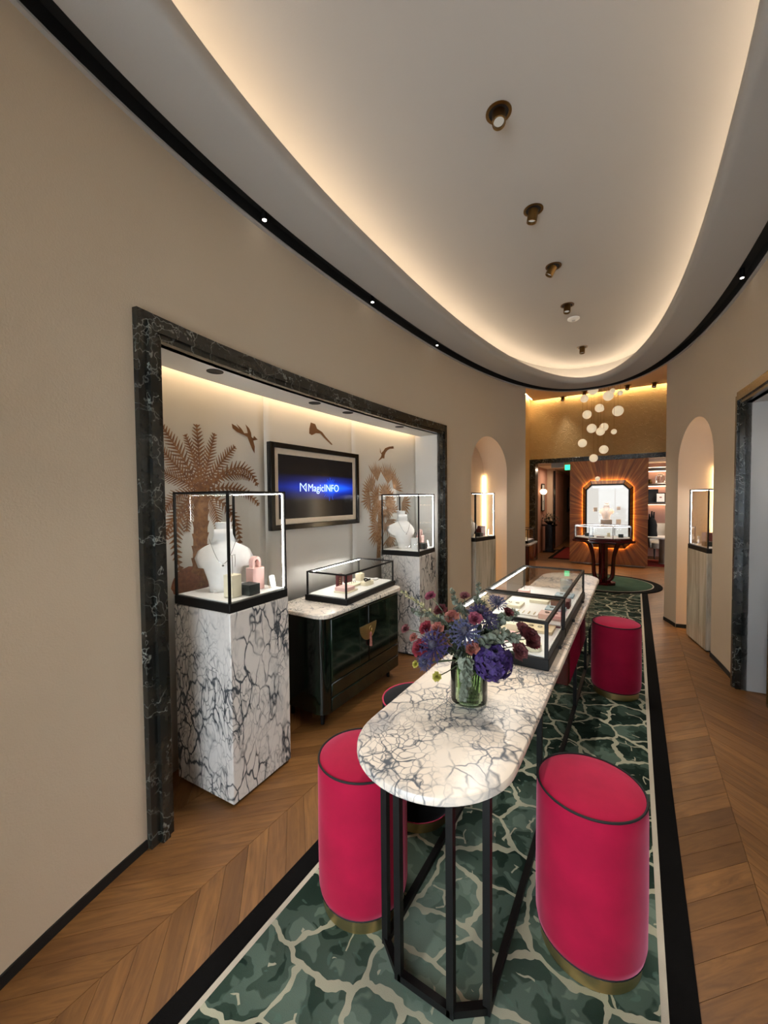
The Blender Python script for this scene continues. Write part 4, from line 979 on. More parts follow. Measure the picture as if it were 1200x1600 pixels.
# ------------------------------------------------------------------ pendant of glowing spheres
SPH = [(755, 97, 20), (710, 143, 16), (835, 128, 20), (857, 102, 10), (897, 113, 10), (788, 192, 17), (799, 198, 10), (724, 226, 18), (885, 207, 21), (748, 298, 19), (812, 291, 17), (794, 314, 17), (864, 315, 11), (700, 375, 18), (811, 408, 18), (758, 453, 17), (779, 560, 10)]
pend = thing('sphere_pendant', 'cluster of glowing white spheres hanging over the carved red table', 'pendant light', (-.55, 8.5, FZ))
MB().lathe([(.30, -.025), (.30, 0)], 40).build('canopy', 'bronze', pend)
for i, (x, y, r) in enumerate(SPH):
    yy = 8.5+(-.22 if i % 3 == 0 else .2 if i % 3 == 1 else .0); p = on_y(700+x/3.3333, 580+y/3.3333, yy); rr = r/3.3333/625*p.length*1.02
    q = p-Vector((-.55, 8.5, FZ))
    sp = MB().sphere(q, rr, 24, 14).build('globe', 'globe', pend)
    MB().tube([(q.x, q.y, q.z+rr), (q.x, q.y, -.02)], .0022, 5).build('wire', 'bronze', sp)

# ------------------------------------------------------------------ radiating wood panel with glowing octagonal display
PX0, PX1, PZ0, PZ1, PY = -1.385, .245, .05, 2.525, 10.93
pc = Vector(((PX0+PX1)/2+.005, PY, 1.24)); panel = thing('wood_feature_panel', 'radiating wood veneer panel with a glowing octagonal display window', 'wall panel', pc)
def octa(hw, hh, c): return [(-hw+c, -hh), (hw-c, -hh), (hw, -hh+c), (hw, hh-c), (hw-c, hh), (-hw+c, hh), (-hw, hh-c), (-hw, -hh+c)]
O1 = octa(.52, .80, .16); O2 = octa(.445, .70, .12); O3 = octa(.42, .675, .11)
X0, X1, Z0, Z1 = PX0-pc.x, PX1-pc.x, PZ0-pc.z, PZ1-pc.z
# veneer wedges radiating from the centre, each clipped between the outline and the octagon
def ray_rect(a):
    c_, s_ = math.cos(a), math.sin(a); k = 1e9
    if c_ > 1e-6: k = min(k, X1/c_)
    if c_ < -1e-6: k = min(k, X0/c_)
    if s_ > 1e-6: k = min(k, Z1/s_)
    if s_ < -1e-6: k = min(k, Z0/s_)
    return (c_*k, s_*k)
def ray_oct(a, O):
    c_, s_ = math.cos(a), math.sin(a); best = 1e9
    for i in range(8):
        (x1, y1), (x2, y2) = O[i], O[(i+1) % 8]; den = c_*(y2-y1)-s_*(x2-x1)
        if abs(den) < 1e-9: continue
        k = (x1*(y2-y1)-y1*(x2-x1))/den; u = (x1*s_-y1*c_)/den
        if k > 0 and -1e-6 <= u <= 1+1e-6: best = min(best, k)
    return (c_*best, s_*best)
corners = [math.atan2(z, x) % (2*PI) for x in (X0, X1) for z in (Z0, Z1)]+[math.atan2(p[1], p[0]) % (2*PI) for p in O1]
NW = 56
for k in range(NW):
    a0, a1 = 2*PI*k/NW, 2*PI*(k+1)/NW
    an = sorted([a0, a1]+[c_ for c_ in corners if a0+1e-4 < c_ < a1-1e-4])
    m = MB(); poly = [ray_rect(a) for a in an]+[ray_oct(a, O1) for a in reversed(an)]
    n = len(poly); m.v = [Vector((p[0], -.022, p[1])) for p in poly]+[Vector((p[0], .06, p[1])) for p in poly]
    m.f = [tuple(range(n)), tuple(reversed(range(n, 2*n)))]+[(i, n+i, n+(i+1) % n, (i+1) % n) for i in range(n)]
    m.build('veneer_wedge', 'veneer', panel, smooth=False)
# projecting bevelled surround standing off the panel, lit from behind
for i in range(8):
    a, b = O1[i], O1[(i+1) % 8]; c_, d_ = O2[(i+1) % 8], O2[i]
    m = MB(); pts = [Vector((a[0], -.06, a[1])), Vector((b[0], -.06, b[1])), Vector((c_[0], -.13, c_[1])), Vector((d_[0], -.13, d_[1]))]
    m.poly(pts); m.build('surround_facet', 'veneer', panel, smooth=False, solid=.012)
    MB().bar((a[0], -.062, a[1]), (d_[0], -.134, d_[1]), .014).build('surround_edge', 'black_metal', panel)
    MB().bar((d_[0], -.132, d_[1]), (c_[0], -.132, c_[1]), .035).build('window_frame_bar', 'black_metal', panel)
    MB().bar((a[0]*.985, -.034, a[1]*.99), (b[0]*.985, -.034, b[1]*.99), .008).build('glow_strip', 'led_amber', panel)
MB().poly([(p[0], .055, p[1]) for p in O1]).build('display_back', 'vitrine_back', panel, smooth=False); MB().poly([(p[0], -.128, p[1]) for p in O3]).build('window_pane', 'glass', panel, smooth=False)
MB().bar((-.3, -.105, .64), (.3, -.105, .64), .012).build('display_light', 'led_white', panel)
bst = bust((pc.x-.02, pc.y, pc.z-.12), 0, (0, 0, 0, -PI/2), 'white necklace bust in the octagonal display window', 1.05)
for i, (x, z, w, h_) in enumerate(((-.02, -.29, .24, .16), (.23, -.24, .1, .12), (-.25, .06, .08, .1), (.23, .1, .07, .08))):
    m = box(-w/2, w/2, -.012, .012, 0, h_)
    tag(m.build('display_plaque', 'side_grey' if i == 0 else 'white_enamel', loc=(pc.x+x, pc.y-.03, pc.z+z), bevel=.003), ('grey plaque below the bust', 'white square plaque low', 'white plaque', 'small white plaque high')[i]+' in the octagonal display window', 'plaque')

# ------------------------------------------------------------------ carved red table with octagonal case
ft = thing('carved_red_table', 'glossy dark red table with tulip-shaped legs on the round rug', 'table', (-.5, 8.5, .018))
def octp(rx, ry): return [(rx*math.cos(PI/8+PI/4*i)/math.cos(PI/8), ry*math.sin(PI/8+PI/4*i)/math.cos(PI/8)) for i in range(8)]
MB().prism(octp(.51, .40), .80, .845, bev=.012).build('tabletop', 'red_lacquer', ft)
MB().prism(octp(.20, .17), 0, .05, bev=.01).build('foot', 'red_lacquer', ft)
MB().prism([(x*.075, y*.075) for x, y in ((1, .4), (.4, 1), (-.4, 1), (-1, .4), (-1, -.4), (-.4, -1), (.4, -1), (1, -.4))], .05, .80).build('column', 'red_lacquer', ft)
for k in range(4):
    a = k*PI/2; path = []
    for i in range(15):
        q = i/14; r = .04+.11*math.sin(min(1, q*5)*PI/2)+.03*q+.075*max(0, (q-.5)/.5)**2; path.append((r*math.cos(a), r*math.sin(a), .06+.74*(q if q > .2 else q*q*5)))
    MB().tube(path, [.045-.012*math.sin(PI*i/14) for i in range(15)], 10).build('curved_leg', 'red_lacquer', ft)
fc = thing('octagonal_case', 'octagonal glass case with dark red frame on the carved red table', 'display case', (-.52, 8.5, .864))
R1 = octp(.475, .36); R0 = octp(.455, .34)
MB().prism(R1, 0, .035, bev=.006).build('base', 'red_lacquer', fc); MB().prism(octp(.44, .325), .036, .042).build('display_floor', 'white_enamel', fc)
for i in range(8):
    a, b = R0[i], R0[(i+1) % 8]
    box(a[0]-.006, a[0]+.006, a[1]-.006, a[1]+.006, .035, .25).build('post', 'red_lacquer', fc); MB().bar((*a, .252), (*b, .252), .013).build('top_rail', 'red_lacquer', fc)
    MB().quad((*a, .036), (*b, .036), (*b, .246), (*a, .246)).build('glass_pane', 'glass', fc, smooth=False); MB().bar((a[0]*.975, a[1]*.975, .243), (b[0]*.975, b[1]*.975, .243), .003).build('led_strip', 'led_soft', fc)
MB().poly([(*p, .255) for p in octp(.45, .335)]).build('top_pane', 'glass', fc, smooth=False)
for i, (x, y, a, b_, h_, mt, lb) in enumerate(((-.26, .03, .07, .06, .06, 'dark_green_card', 'dark green box at the end of the octagonal case'), (.3, -.02, .08, .06, .06, 'dark_green_card', 'dark green box near the shelf-room end of the octagonal case'), (-.02, -.15, .13, .07, .014, 'burgundy_card', 'flat burgundy tray in the octagonal case'), (-.16, -.14, .06, .05, .03, 'picture_dark', 'small black ring holder in the octagonal case'), (.1, .06, .05, .04, .07, 'cream_card', 'cream block in the octagonal case'))):
    tag(box(-a/2, a/2, -b_/2, b_/2, 0, h_).build('case_item', mt, loc=(-.52+x, 8.5+y, .864+.0422), bevel=.003), lb, 'box' if 'box' in lb else 'tray')

# ------------------------------------------------------------------ side consoles of the pendant room
for x, y, lb, lb2, rot in ((-1.93, 8.45, 'red console with pale marble top behind the end of the mural wall', 'small glass case on the red console behind the mural wall', 0), (.64, 7.75, 'red console with pale marble top behind the right niche wall', 'small glass case on the red console behind the right niche wall', 0)):
    t = thing('red_console', lb, 'console', (x, y, 0), rot); sg = 1 if x < 0 else -1
    MB().prism(rrect(-.17, .17, -.34, .34, .05), .0, .70).build('body', 'red_lacquer', t); MB().prism(rrect(-.2, .2, -.37, .37, .06), .702, .742, bev=.01).build('marble_top', 'marble_slab', t)
    t2 = thing('glass_case', lb2, 'display case', (x, y, .743), rot); vitrine(t2, .28, .55, .28, leds=('x-',))
    tag(box(-.05, .05, -.08, .08, 0, .03).build('cream_tray', 'cream_card', loc=(x, y, .743+.0572), bevel=.003), 'cream tray in the '+lb2, 'tray')['label'] = 'cream tray in the small case on the console behind the '+('mural wall' if x < 0 else 'right niche wall')
# ------------------------------------------------------------------ corridor things
ar = thing('framed_picture', 'tall black-framed dark picture on the pink corridor wall', 'picture', (-2.405, 12.98, 1.65), 0)
for y in (-.22, .19): box(0, .02, y, y+.03, -.42, .42).build('frame_bar', 'black_lacquer', ar)
for z in (-.42, .39): box(0, .02, -.19, .19, z, z+.03).build('frame_bar', 'black_lacquer', ar)
box(0, .008, -.19, .19, -.39, .39).build('print', 'side_grey', ar); m = MB()
for k in range(9): m.poly([(.0085, -.12+.22*random.random(), -.3+.07*k), (.0085, .02+.12*random.random(), -.27+.07*k), (.0085, -.02, -.21+.07*k)])
m.build('print_figure', 'picture_dark', ar, smooth=False)
sc_ = thing('wall_sconce', 'shell-shaped glowing sconce on the pink corridor wall', 'wall lamp', (-2.40, 12.62, 1.83)); box(0, .03, -.03, .03, -.06, .06).build('backplate', 'brass', sc_)
for sg in (-1, 1): MB().lathe([(.02, -.09), (.06, -.06), (.085, .0), (.06, .05), (.02, .07)], 16, c=(.08, sg*.11, .0)).build('shade', 'sconce_glow', sc_); MB().tube([(.02, 0, 0), (.08, sg*.11, -.07)], .008, 6).build('arm', 'brass', sc_)
pt = thing('plant_plinth', 'black column plinth by the pink corridor wall', 'plinth', (-2.20, 12.93, 0)); box(-.16, .16, -.16, .16, 0, .04).build('foot', 'black_lacquer', pt); box(-.11, .11, -.11, .11, .04, .79).build('shaft', 'black_lacquer', pt); box(-.19, .19, -.19, .19, .79, .84).build('cap', 'black_lacquer', pt)
pp = thing('potted_plant', 'dark leafy plant in a black bowl on the corridor plinth', 'plant', (-2.20, 12.93, .841)); MB().lathe([(.06, 0), (.13, .05), (.14, .1), (.12, .1), (.01, .085)], 24).build('bowl', 'black_lacquer', pp)
lf = MB()
for k in range(130):
    a, el, r = random.random()*2*PI, random.random()*1.3, .10+.13*random.random(); p = Vector((r*math.cos(a)*math.cos(el)*1.2, r*math.sin(a)*math.cos(el)*1.2, .09+r*math.sin(el)*1.1)); u = Vector((random.uniform(-1, 1), random.uniform(-1, 1), random.uniform(-.3, 1))).normalized()*.05; w_ = u.cross(Vector((0, 0, 1)))*.45
    lf.poly([p-u, p+w_, p+u, p-w_])
lf.build('foliage', 'leaf_dark', pp, smooth=False, kind='stuff')
MB().tube([(0, 0, .085), (0, 0, .22)], .012, 6).build('stem', 'stem_green', pp)
dr = struct(bpy.data.objects.new('door_1', None)); C.objects.link(dr); box(-2.215, -2.19, 13.86, 15.45, .01, 2.45).build('leaf', 'pink_paint', dr); MB().tube([(-2.185, 14.1, 1.0), (-2.15, 14.1, 1.0), (-2.15, 14.22, 1.0)], .01, 8).build('door_handle', 'brass', dr); box(-2.24, -2.18, 13.80, 13.86, 0, 2.5).build('door_frame', 'black_lacquer', dr)
pc2 = thing('black_wall_sculpture', 'jagged black relief on the far corridor wall', 'wall art', (-2.36, 18.2, 1.6))
for k in range(6): box(0, .05, -.5+.16*k, -.35+.16*k, -.55+.12*(k % 3), .45-.1*((k+1) % 3)).build('relief_block', 'black_lacquer', pc2)
sg_ = thing('exit_sign', 'green exit sign with grey backing plate hanging in the corridor doorway', 'exit sign', (-1.455, 11.12, 2.41))
box(-.075, .075, -.01, .01, -.065, .065).build('lit_face', 'exit_green', sg_); box(-.40, -.10, -.02, .0, .0, .13).build('plate', 'side_grey', sg_); box(-.42, -.08, -.012, .012, .13, .15).build('hanger', 'silver', sg_)
rm = MB()                                                     # running figure on the sign
rm.bar((-.012, -.011, -.012), (.012, -.011, .022), .014, .002).bar((-.012, -.011, -.012), (-.036, -.011, -.042), .010, .002).bar((-.012, -.011, -.012), (.016, -.011, -.028), .010, .002).bar((.016, -.011, -.028), (.008, -.011, -.05), .010, .002).bar((.012, -.011, .02), (.034, -.011, .0), .008, .002)
rm.sphere((.018, -.011, .038), .009, 8, 6); rm.build('running_figure', 'white_enamel', sg_)

# ------------------------------------------------------------------ pink shelf room
for i, (z, lb) in enumerate(((1.985, 'dark shelf with glass dome on the pink wall'), (1.485, 'dark shelf with framed pictures on the pink wall'))):
    t = thing('wall_shelf', lb, 'shelf', (.75, 13.08, z)); box(-.55, .9, -.2, .2, -.05, 0).build('board', 'wood_shelf_dark', t); box(-.53, .88, .12, .15, -.062, -.051).build('light_strip', 'led_warm', t)
t = thing('shelf_canopy', 'dark band with warm strip above the pink shelves', 'shelf', (.75, 13.08, 2.40)); box(-.55, .9, -.2, .2, -.06, .02).build('board', 'wood_shelf_dark', t); box(-.53, .88, -.1, -.07, .022, .03).build('light_strip', 'led_warm', t); box(-.53, .88, .12, .15, -.072, -.061).build('light_strip', 'led_warm', t)
t = thing('glass_dome', 'clear glass dome on the upper pink-wall shelf', 'ornament', (.56, 13.05, 1.986)); MB().lathe([(.13, 0), (.13, .02), (.1, .025)], 24).build('base', 'white_enamel', t); MB().lathe([(.10, .026), (.13, .12), (.11, .22), (.05, .27), (.002, .28)], 24, close=False).build('dome', 'glass', t)
for k in range(3): MB().tube([(.08*math.cos(a)*math.cos(k*1.05), .08*math.cos(a)*math.sin(k*1.05), .14+.09*math.sin(a)) for a in frange(0, 2*PI, 18)], .005, 5, False).build('hoop', 'silver', t)
tag(MB().lathe([(.04, 0), (.055, .05), (.03, .11), (.035, .13)], 16).build('small_vase', 'bronze', loc=(.33, 13.05, 1.986)), 'small bronze vase on the upper pink-wall shelf', 'vase')
def framed(x, y, z, w, h_, pm, fm, lb):
    t = thing('framed_picture', lb, 'picture', (x, y, z))
    for xx in (-w/2, w/2-.018): box(xx, xx+.018, 0, .02, 0, h_).build('frame_bar', fm, t)
    for zz in (0, h_-.018): box(-w/2+.018, w/2-.018, 0, .02, zz, zz+.018).build('frame_bar', fm, t)
    box(-w/2+.018, w/2-.018, .008, .016, .018, h_-.018).build('print', pm, t); return t
framed(.36, 13.12, 1.486, .32, .36, 'picture_dark', 'black_lacquer', 'black picture in a dark frame on the pink-wall shelf'); q = framed(.57, 13.0, 1.486, .21, .26, 'white_enamel', 'black_lacquer', 'small white picture in a black frame on the pink-wall shelf')
MB().lathe([(.03, 0), (.015, -.004), (.001, -.005)], 12).tr(Matrix.Translation((0, .006, .14)) @ Matrix.Rotation(PI/2, 4, 'X') @ Matrix.Scale(.6, 4, (0, 1, 0))).build('print_motif', 'petal_coral', q)
t = thing('tub_chair', 'pale tub armchair in the pink shelf room', 'chair', (.60, 12.78, 0), 0)
bk_ = MB(); rows = []
for z, r in ((.30, .27), (.45, .29), (.7, .31), (.93, .30)): rows.append([(r*math.cos(a), r*math.sin(a), z-.25*max(0, -math.sin(a))*(z > .6)) for a in frange(-.5, PI+.5, 20)])
bk_.grid(rows).build('backrest', 'beige_fabric', t, solid=.04); MB().lathe([(.24, .28), (.26, .30), (.26, .43), (.22, .46), (.002, .465)], 28).build('seat', 'beige_fabric', t)
for x in (-.16, .16):
    for y in (-.16, .16): MB().lathe([(.012, 0), (.02, .28)], 8, c=(x, y, 0)).build('leg', 'wood_shelf_dark', t)
t = thing('black_hand_stand', 'tall black draped stand on the desk in the pink shelf room', 'jewellery stand', (.345, 11.9, .669))
MB().lathe([(.12, 0), (.125, .02), (.11, .15), (.115, .28), (.09, .38), (.05, .45)], 16, rx=1.0, ry=.7).build('body', 'black_fabric', t)
for x, h_ in ((-.05, .55), (.0, .62), (.045, .60)): MB().tube([(x*.8, 0, .40), (x, 0, h_)], [.026, .014], 8).build('finger', 'black_fabric', t)
t = thing('desk', 'pale desk with rounded pedestal leg in the pink shelf room', 'desk', (.66, 11.9, .0085)); MB().prism(rrect(-.42, .42, -.32, .32, .1), .62, .659, bev=.008).build('desktop', 'white_enamel', t); MB().lathe([(.17, 0), (.16, .05), (.16, .58), (.2, .62)], 28).build('pedestal_leg', 'beige_fabric', t)
area('shelf_room_light', (.9, 12.1, 2.5), (.9, 12.1, 0), 14, .6, .6, WARM); area('corridor_light', (-1.85, 13.0, 2.5), (-1.85, 13, 0), 7, .4, .8, WARM)

# ------------------------------------------------------------------ grey side recess : display cabinet
p = curve(1, 3.55, .19)
t = thing('bronze_display_cabinet', 'tall bronze-framed display cabinet standing in the grey side recess', 'cabinet', (p[0]+.0, p[1], 0))
for x in (-.15, .13):
    for y in (-.5, .48): box(x, x+.02, y, y+.02, .06, 2.2).build('post', 'bronze', t)
for z in (.06, .55, 1.15, 1.28, 2.18): box(-.15, .15, -.5, .5, z, z+.02).build('shelf', 'bronze', t)
box(-.14, .14, -.48, .48, .08, .55).build('lower_box', 'green_lacquer', t); box(.128, .132, -.48, .48, .57, 2.18).build('back_pane', 'glass', t)
for k in range(2): box(-.148, -.144, -.48, .48, (.57, 1.30)[k], (1.15, 2.18)[k]).build('glass_pane', 'glass', t)
box(-.12, -.11, -.47, .47, 2.168, 2.178).build('led_strip', 'led_white', t)

# ------------------------------------------------------------------ vase and flowers
VX, VY, VR = -.572, 1.552, .074
vz = TZ+.0005
vase = thing('flower_vase', 'short green glass jar vase of mixed flowers on the marble table', 'vase', (VX, VY, vz))
MB().lathe([(VR-.012, .0), (VR-.002, .006), (VR, .015), (VR, .135), (VR-.003, .15), (VR-.010, .162), (VR-.006, .17), (VR-.012, .17), (VR-.015, .16), (VR-.006, .145), (VR-.006, .016), (VR-.012, .008), (.002, .007)], 48).build('jar', 'green_glass', vase)
MB().lathe([(.002, .0085), (VR-.010, .0095), (VR-.0075, .018), (VR-.0075, .105), (.002, .105)], 40).build('water', 'water', vase)
GD = math.hypot(VX, VY)
def fpt(cx, cy, dd): return at_dist(620+cx/5.0, 880+cy/5.0, GD+dd)
def stem_to(p, mb, r=.0022, spread=.035):
    a = random.random()*2*PI; foot = Vector((VX+spread*math.cos(a), VY+spread*math.sin(a), vz+.022)); d_ = Vector((p.x-VX, p.y-VY, 0)); neck = Vector((VX, VY, vz+.172))+d_*min(.045/max(d_.length, .001), .8)
    n1 = foot.lerp(neck, .5); pts = []
    for i in range(13):
        q = i/12
        pts.append(foot.lerp(neck, q/.45) if q < .45 else (lambda u: neck*(1-u)**2+(neck+Vector((d_.x*.15, d_.y*.15, (p.z-neck.z)*.7)))*2*u*(1-u)+p*u*u)((q-.45)/.55))
    return mb.tube(pts, r, 5)
def rvec(): 
    while True:
        v_ = Vector((random.uniform(-1, 1), random.uniform(-1, 1), random.uniform(-1, 1)))
        if .1 < v_.length < 1: return v_.normalized()
def flower(name, label, p, group=None):
    t = thing(name, label, 'flower', p, 0, group); stem_to(p, MB()).tr(Matrix.Translation(-p)).build('stem', 'stem_green', t); return t
def facing(p): return (Vector((0, 0, CAM_H))-p).normalized()*.6+(p-Vector((VX, VY, vz+.12))).normalized()*.8
def thistle(p, r, mat, label, group=None):
    t = flower('sea_holly', label, p, group); ax = facing(p).normalized(); u = ax.cross(Vector((0, 0, 1))).normalized(); w_ = ax.cross(u)
    m = MB()
    for ring, (cnt, tilt, ln) in enumerate(((15, .10, 1.12), (13, .42, .98), (10, .8, .75))):
        for k in range(cnt):
            a = 2*PI*k/cnt+ring*.2; d_ = (u*math.cos(a)+w_*math.sin(a))*math.cos(tilt)+ax*math.sin(tilt); s_ = d_.cross(ax).normalized(); L_ = r*ln*random.uniform(.8, 1.1); b0 = d_*r*.18
            m.poly([b0-s_*r*.035, b0+d_*L_*.45-s_*r*.05, d_*L_, b0+d_*L_*.45+s_*r*.05, b0+s_*r*.035])
            for sg in (-1, 1): m.poly([b0+d_*L_*.4, b0+d_*L_*.55+s_*sg*r*.16, b0+d_*L_*.55])
    m.build('bracts', mat, t, smooth=False)
    c_ = MB().sphere((0, 0, 0), r*.24, 14, 9, 1.3).tr(Matrix.Translation(ax*r*.22) @ ax.to_track_quat('Z', 'Y').to_matrix().to_4x4()); c_.build('core', 'thistle_core', t)
    m = MB()
    for k in range(46):
        d_ = rvec(); d_ = d_ if d_.dot(ax) > 0 else -d_; c0 = ax*r*.22+d_*r*.23; m.tube([c0, c0+d_*r*.13], [r*.028, r*.006], 3)
    m.build('florets', mat, t, smooth=False)
def ruffle(p, r, mat, label, name, n=34, group=None):
    t = flower(name, label, p, group); ax = facing(p).normalized(); u = ax.cross(Vector((0, 0, 1))).normalized(); w_ = ax.cross(u); m = MB()
    for k in range(n):
        q = k/n; a = k*2.399; el = 1.35-1.25*q; d_ = (u*math.cos(a)+w_*math.sin(a))*math.cos(el)+ax*math.sin(el); s_ = d_.cross(ax).normalized(); nrm_ = s_.cross(d_); L_ = r*(.55+.45*q); wd = r*(.22+.25*q)
        rows = []
        for v_ in (0, .35, .7, 1.0): rows.append([d_*L_*v_+s_*wd*(.25+.75*math.sin(v_*1.9))*h_+nrm_*(r*.12*v_*v_+.03*r*math.sin(h_*7+k)) for h_ in (-1, -.5, 0, .5, 1)])
        m.grid(rows)
    m.build('petals', mat, t)
def sprig(name, label, pts, mat, leaf, n, cat='foliage', round_=True, group=None):
    P_ = [Vector(q) for q in pts]; base = P_[0]
    t = thing(name, label, cat, base, 0, group); mb = MB(); stem_to(base, mb).tr(Matrix.Translation(-base)); f = lambda q: P_[0]*(1-q)**2+P_[1]*2*q*(1-q)+P_[2]*q*q
    mb.tube([f(i/12)-base for i in range(13)], .0016, 5); mb.build('stem', 'stem_green', t); m = MB()
    for k in range(n):
        q = (k//2+1)/(n/2+.5); c_ = f(q)-base; d_ = (f(min(1, q+.05))-f(max(0, q-.05))).normalized(); s_ = d_.cross(rvec()).normalized()
        if k % 2: s_ = -s_
        dr_ = (s_*.85+d_*.5).normalized(); nn = dr_.cross(rvec()).normalized(); sz = leaf*1.35*(1.1-.5*q)*random.uniform(.8, 1.15); side_ = dr_.cross(nn)
        cnt = 8 if round_ else 6
        m.poly([c_+dr_*sz*(1-math.cos(2*PI*j/cnt))*.5*1.1+side_*sz*(.5 if round_ else .2)*math.sin(2*PI*j/cnt)+nn*sz*.1*math.sin(2*PI*j/cnt)**2 for j in range(cnt)])
    m.build('leaves', mat, t, smooth=False)
S_ = .0052*.55                                                      # metres per crop unit near the vase
S_ = GD/625/5*1.36
thistle(fpt(295, 650, -.10), 110*S_, 'thistle_purple', 'large dark purple sea holly at the pedestal side of the bouquet')
thistle(fpt(530, 545, -.09), 98*S_, 'thistle_blue', 'large blue sea holly in the middle of the bouquet')
thistle(fpt(785, 315, .02), 66*S_, 'thistle_blue', 'blue sea holly standing high toward the glass cases')
thistle(fpt(225, 775, -.09), 58*S_, 'thistle_blue', 'small blue sea holly hanging below the large purple one')
thistle(fpt(650, 400, -.01), 80*S_, 'thistle_purple', 'purple sea holly behind the middle blue one')
thistle(fpt(715, 450, -.03), 66*S_, 'thistle_purple', 'purple sea holly between the middle blue one and the eucalyptus')
p = fpt(745, 760, -.07); t = flower('hydrangea', 'deep purple hydrangea head over the rim of the green vase', p); m = MB()
for k in range(340):
    d_ = rvec(); c_ = d_*106*S_*random.uniform(.72, 1.0); d2 = (d_+rvec()*.4).normalized(); u = d2.cross(Vector((.3, .2, 1))).normalized(); w_ = d2.cross(u); rr = 21*S_; ph = random.random()*PI
    for j in range(4):
        a = ph+j*PI/2; e0 = u*math.cos(a)+w_*math.sin(a); e1 = u*math.cos(a+.75)+w_*math.sin(a+.75); e2 = u*math.cos(a-.75)+w_*math.sin(a-.75)
        m.poly([c_, c_+e2*rr*.7+d2*rr*.15, c_+e0*rr+d2*rr*.1, c_+e1*rr*.7+d2*rr*.15])
m.build('petals', 'hydrangea', t, smooth=False)
for cx, cy, dd, r, mt, nm, lb in ((265, 262, .02, 36, 'petal_pink', 'clover_bloom', 'pink clover bloom rising toward the far pedestal'), (530, 262, .05, 34, 'petal_dusty', 'clover_bloom', 'dusty red clover bloom at the top of the bouquet'), (868, 390, .0, 34, 'petal_burgundy', 'clover_bloom', 'dark red clover bloom in front of the square case'), (610, 440, -.07, 44, 'petal_pink', 'clover_bloom', 'pink clover bloom above the middle sea holly'),
        (318, 520, -.06, 44, 'petal_coral', 'ranunculus', 'coral ranunculus above the large purple sea holly'), (430, 425, -.02, 46, 'petal_coral', 'ranunculus', 'coral ranunculus beside the blue sea holly'), (235, 510, -.03, 46, 'petal_red', 'carnation', 'dark pink carnation beside the coral ranunculus'), (190, 665, -.08, 54, 'petal_red', 'carnation', 'red carnation beside the large purple sea holly'), (345, 372, .03, 44, 'petal_burgundy', 'carnation', 'burgundy carnation below the pink clover'),
        (1030, 590, -.02, 66, 'petal_burgundy', 'carnation', 'large burgundy carnation in front of the square case'), (978, 530, .0, 52, 'petal_dusty', 'carnation', 'dusty pink carnation beside the burgundy one'), (945, 690, -.05, 56, 'petal_dusty', 'carnation', 'dusty carnation low before the square case base'), (1082, 638, -.02, 28, 'petal_red', 'carnation', 'small red carnation bud at the tip before the square case'),
        (135, 582, -.06, 28, 'petal_coral', 'waxflower', 'small coral bud toward the cabinet'), (588, 668, -.10, 42, 'petal_coral', 'waxflower', 'peach waxflower over the vase rim'), (72, 515, -.03, 30, 'petal_dusty', 'waxflower', 'small dusty bud reaching toward the cabinet'), (150, 790, -.08, 22, 'petal_yellow', 'bud', 'small yellow bud beside the hanging sea holly'), (318, 885, -.10, 30, 'petal_yellow', 'bud', 'yellow-green bud drooping over the marble')):
    ruffle(fpt(cx, cy, dd), r*S_, mt, lb, nm, 26)
p0 = fpt(690, 330, .06); t = flower('delphinium', 'cream delphinium spike at the top of the bouquet', p0); m = MB()
for k in range(40):
    q = k/40; a = k*2.4; c_ = Vector((.022*math.cos(a)*(1.1-q*.6), .022*math.sin(a)*(1.1-q*.6), -.03+.075*q)); d_ = Vector((math.cos(a), math.sin(a), .3)).normalized(); u = d_.cross(Vector((0, 0, 1))).normalized(); w_ = d_.cross(u); rr = .012*(1.1-q*.5)
    for j in range(5):
        b_ = j*2*PI/5; m.poly([c_, c_+(u*math.cos(b_-.5)+w_*math.sin(b_-.5))*rr*.7, c_+(u*math.cos(b_)+w_*math.sin(b_))*rr+d_*.003, c_+(u*math.cos(b_+.5)+w_*math.sin(b_+.5))*rr*.7])
m.build('petals', 'petal_cream', t, smooth=False)
for a, b, c_, lf_, n_, lb in (((470, 500, 0), (300, 400, .02), (130, 375, .03), .020, 30, 'eucalyptus sprig arching toward the far pedestal'), ((600, 640, -.06), (780, 560, -.06), (960, 590, -.04), .024, 36, 'eucalyptus sprig above the purple hydrangea'), ((700, 560, -.02), (800, 420, .0), (935, 380, .02), .022, 32, 'eucalyptus sprig reaching toward the square case'),
        ((640, 660, -.08), (740, 600, -.09), (860, 520, -.07), .024, 30, 'eucalyptus sprig between sea holly and burgundy carnation'), ((520, 420, .03), (470, 300, .04), (430, 210, .05), .018, 22, 'eucalyptus tip rising above the coral ranunculus'), ((620, 330, .05), (640, 230, .06), (640, 150, .06), .014, 20, 'slim eucalyptus tip beside the cream delphinium'), ((420, 560, -.04), (380, 480, -.03), (390, 420, -.02), .020, 20, 'eucalyptus sprig behind the large purple sea holly')):
    sprig('eucalyptus_sprig', lb, (fpt(*a), fpt(*b), fpt(*c_)), 'eucalyptus', lf_, int(n_*1.5))
sprig('hanging_tassel', 'grey-green leafy tassel hanging down the front of the vase', (fpt(540, 730, -.10), fpt(560, 880, -.105), fpt(515, 1060, -.095)), 'grey_tassel', .022, 90)
sprig('astilbe_plume', 'pale straw astilbe plume reaching toward the fan palm pedestal', (fpt(330, 440, .02), fpt(170, 320, .04), fpt(40, 215, .05)), 'astilbe', .014, 90, round_=False)
sprig('olive_twig', 'dark leafy twig low in the bouquet above the vase rim', (fpt(440, 680, -.06), fpt(380, 640, -.08), fpt(300, 740, -.09)), 'leaf_dark', .022, 30, round_=False)
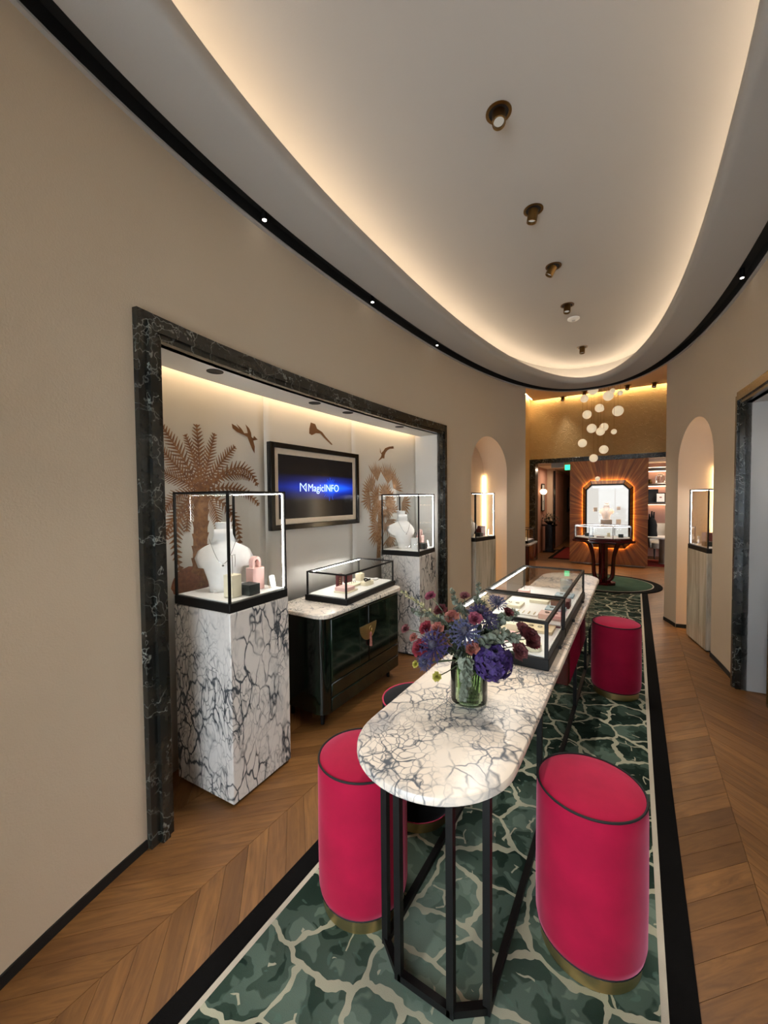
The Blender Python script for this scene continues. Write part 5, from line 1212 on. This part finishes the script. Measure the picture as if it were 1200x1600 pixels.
sprig('olive_twig', 'dark leafy twig behind the purple sea hollies', (fpt(560, 480, .0), fpt(600, 330, .02), fpt(690, 300, .03)), 'leaf_dark', .022, 30, round_=False)
for a, b, c_, lb in (((480, 640, -.05), (470, 560, -.06), (420, 520, -.05), 'dark leafy twig between the two large sea hollies'), ((620, 560, -.03), (660, 520, -.04), (740, 540, -.03), 'dark leafy twig behind the middle blue sea holly'), ((560, 690, -.08), (500, 660, -.1), (420, 700, -.1), 'dark leafy twig at the vase rim beside the grey tassel')):
    sprig('olive_twig', lb, (fpt(*a), fpt(*b), fpt(*c_)), 'leaf_dark', .026, 40, round_=False)

# ------------------------------------------------------------------ repeats of a kind share a group
GROUPS = {'pouf_stool': 'velvet drum stools round the marble table', 'downlight': 'brass and bronze ceiling spots', 'track_spot': 'track spots in the black ceiling slot', 'recessed_light': 'recessed lights in the nook ceiling',
          'marble_pedestal': 'marble pedestals with vitrines', 'glass_vitrine': 'tall glass vitrines', 'glass_case': 'low glass cases', 'necklace_bust': 'white necklace busts', 'painted_bird': 'birds painted on the nook wall',
          'sea_holly': 'flowers in the green vase', 'clover_bloom': 'flowers in the green vase', 'ranunculus': 'flowers in the green vase', 'carnation': 'flowers in the green vase', 'waxflower': 'flowers in the green vase', 'bud': 'flowers in the green vase',
          'eucalyptus_sprig': 'greenery in the green vase', 'olive_twig': 'greenery in the green vase', 'red_console': 'red consoles of the pendant room', 'wall_shelf': 'shelves on the pink wall', 'display_plaque': 'plaques in the octagonal window', 'case_item': 'items in the octagonal case',
          'tray': 'jewellery trays in the glass cases', 'info_card': 'small white cards', 'dark_box': 'dark green boxes in the vitrines', 'pink_stand': 'pink blocks in the vitrines', 'niche_light_strip': 'niche light strips', 'cove_light_strip': 'nook ceiling light strips', 'wall_wash_strip': 'wall wash strips', 'cream_tray': 'cream trays in the console cases', 'framed_picture': 'framed pictures in the rooms beyond'}
for o in bpy.data.objects:
    b_ = o.name.split('.')[0]
    if b_ in GROUPS and o.parent is None and 'category' in o.keys(): o['group'] = GROUPS[b_]
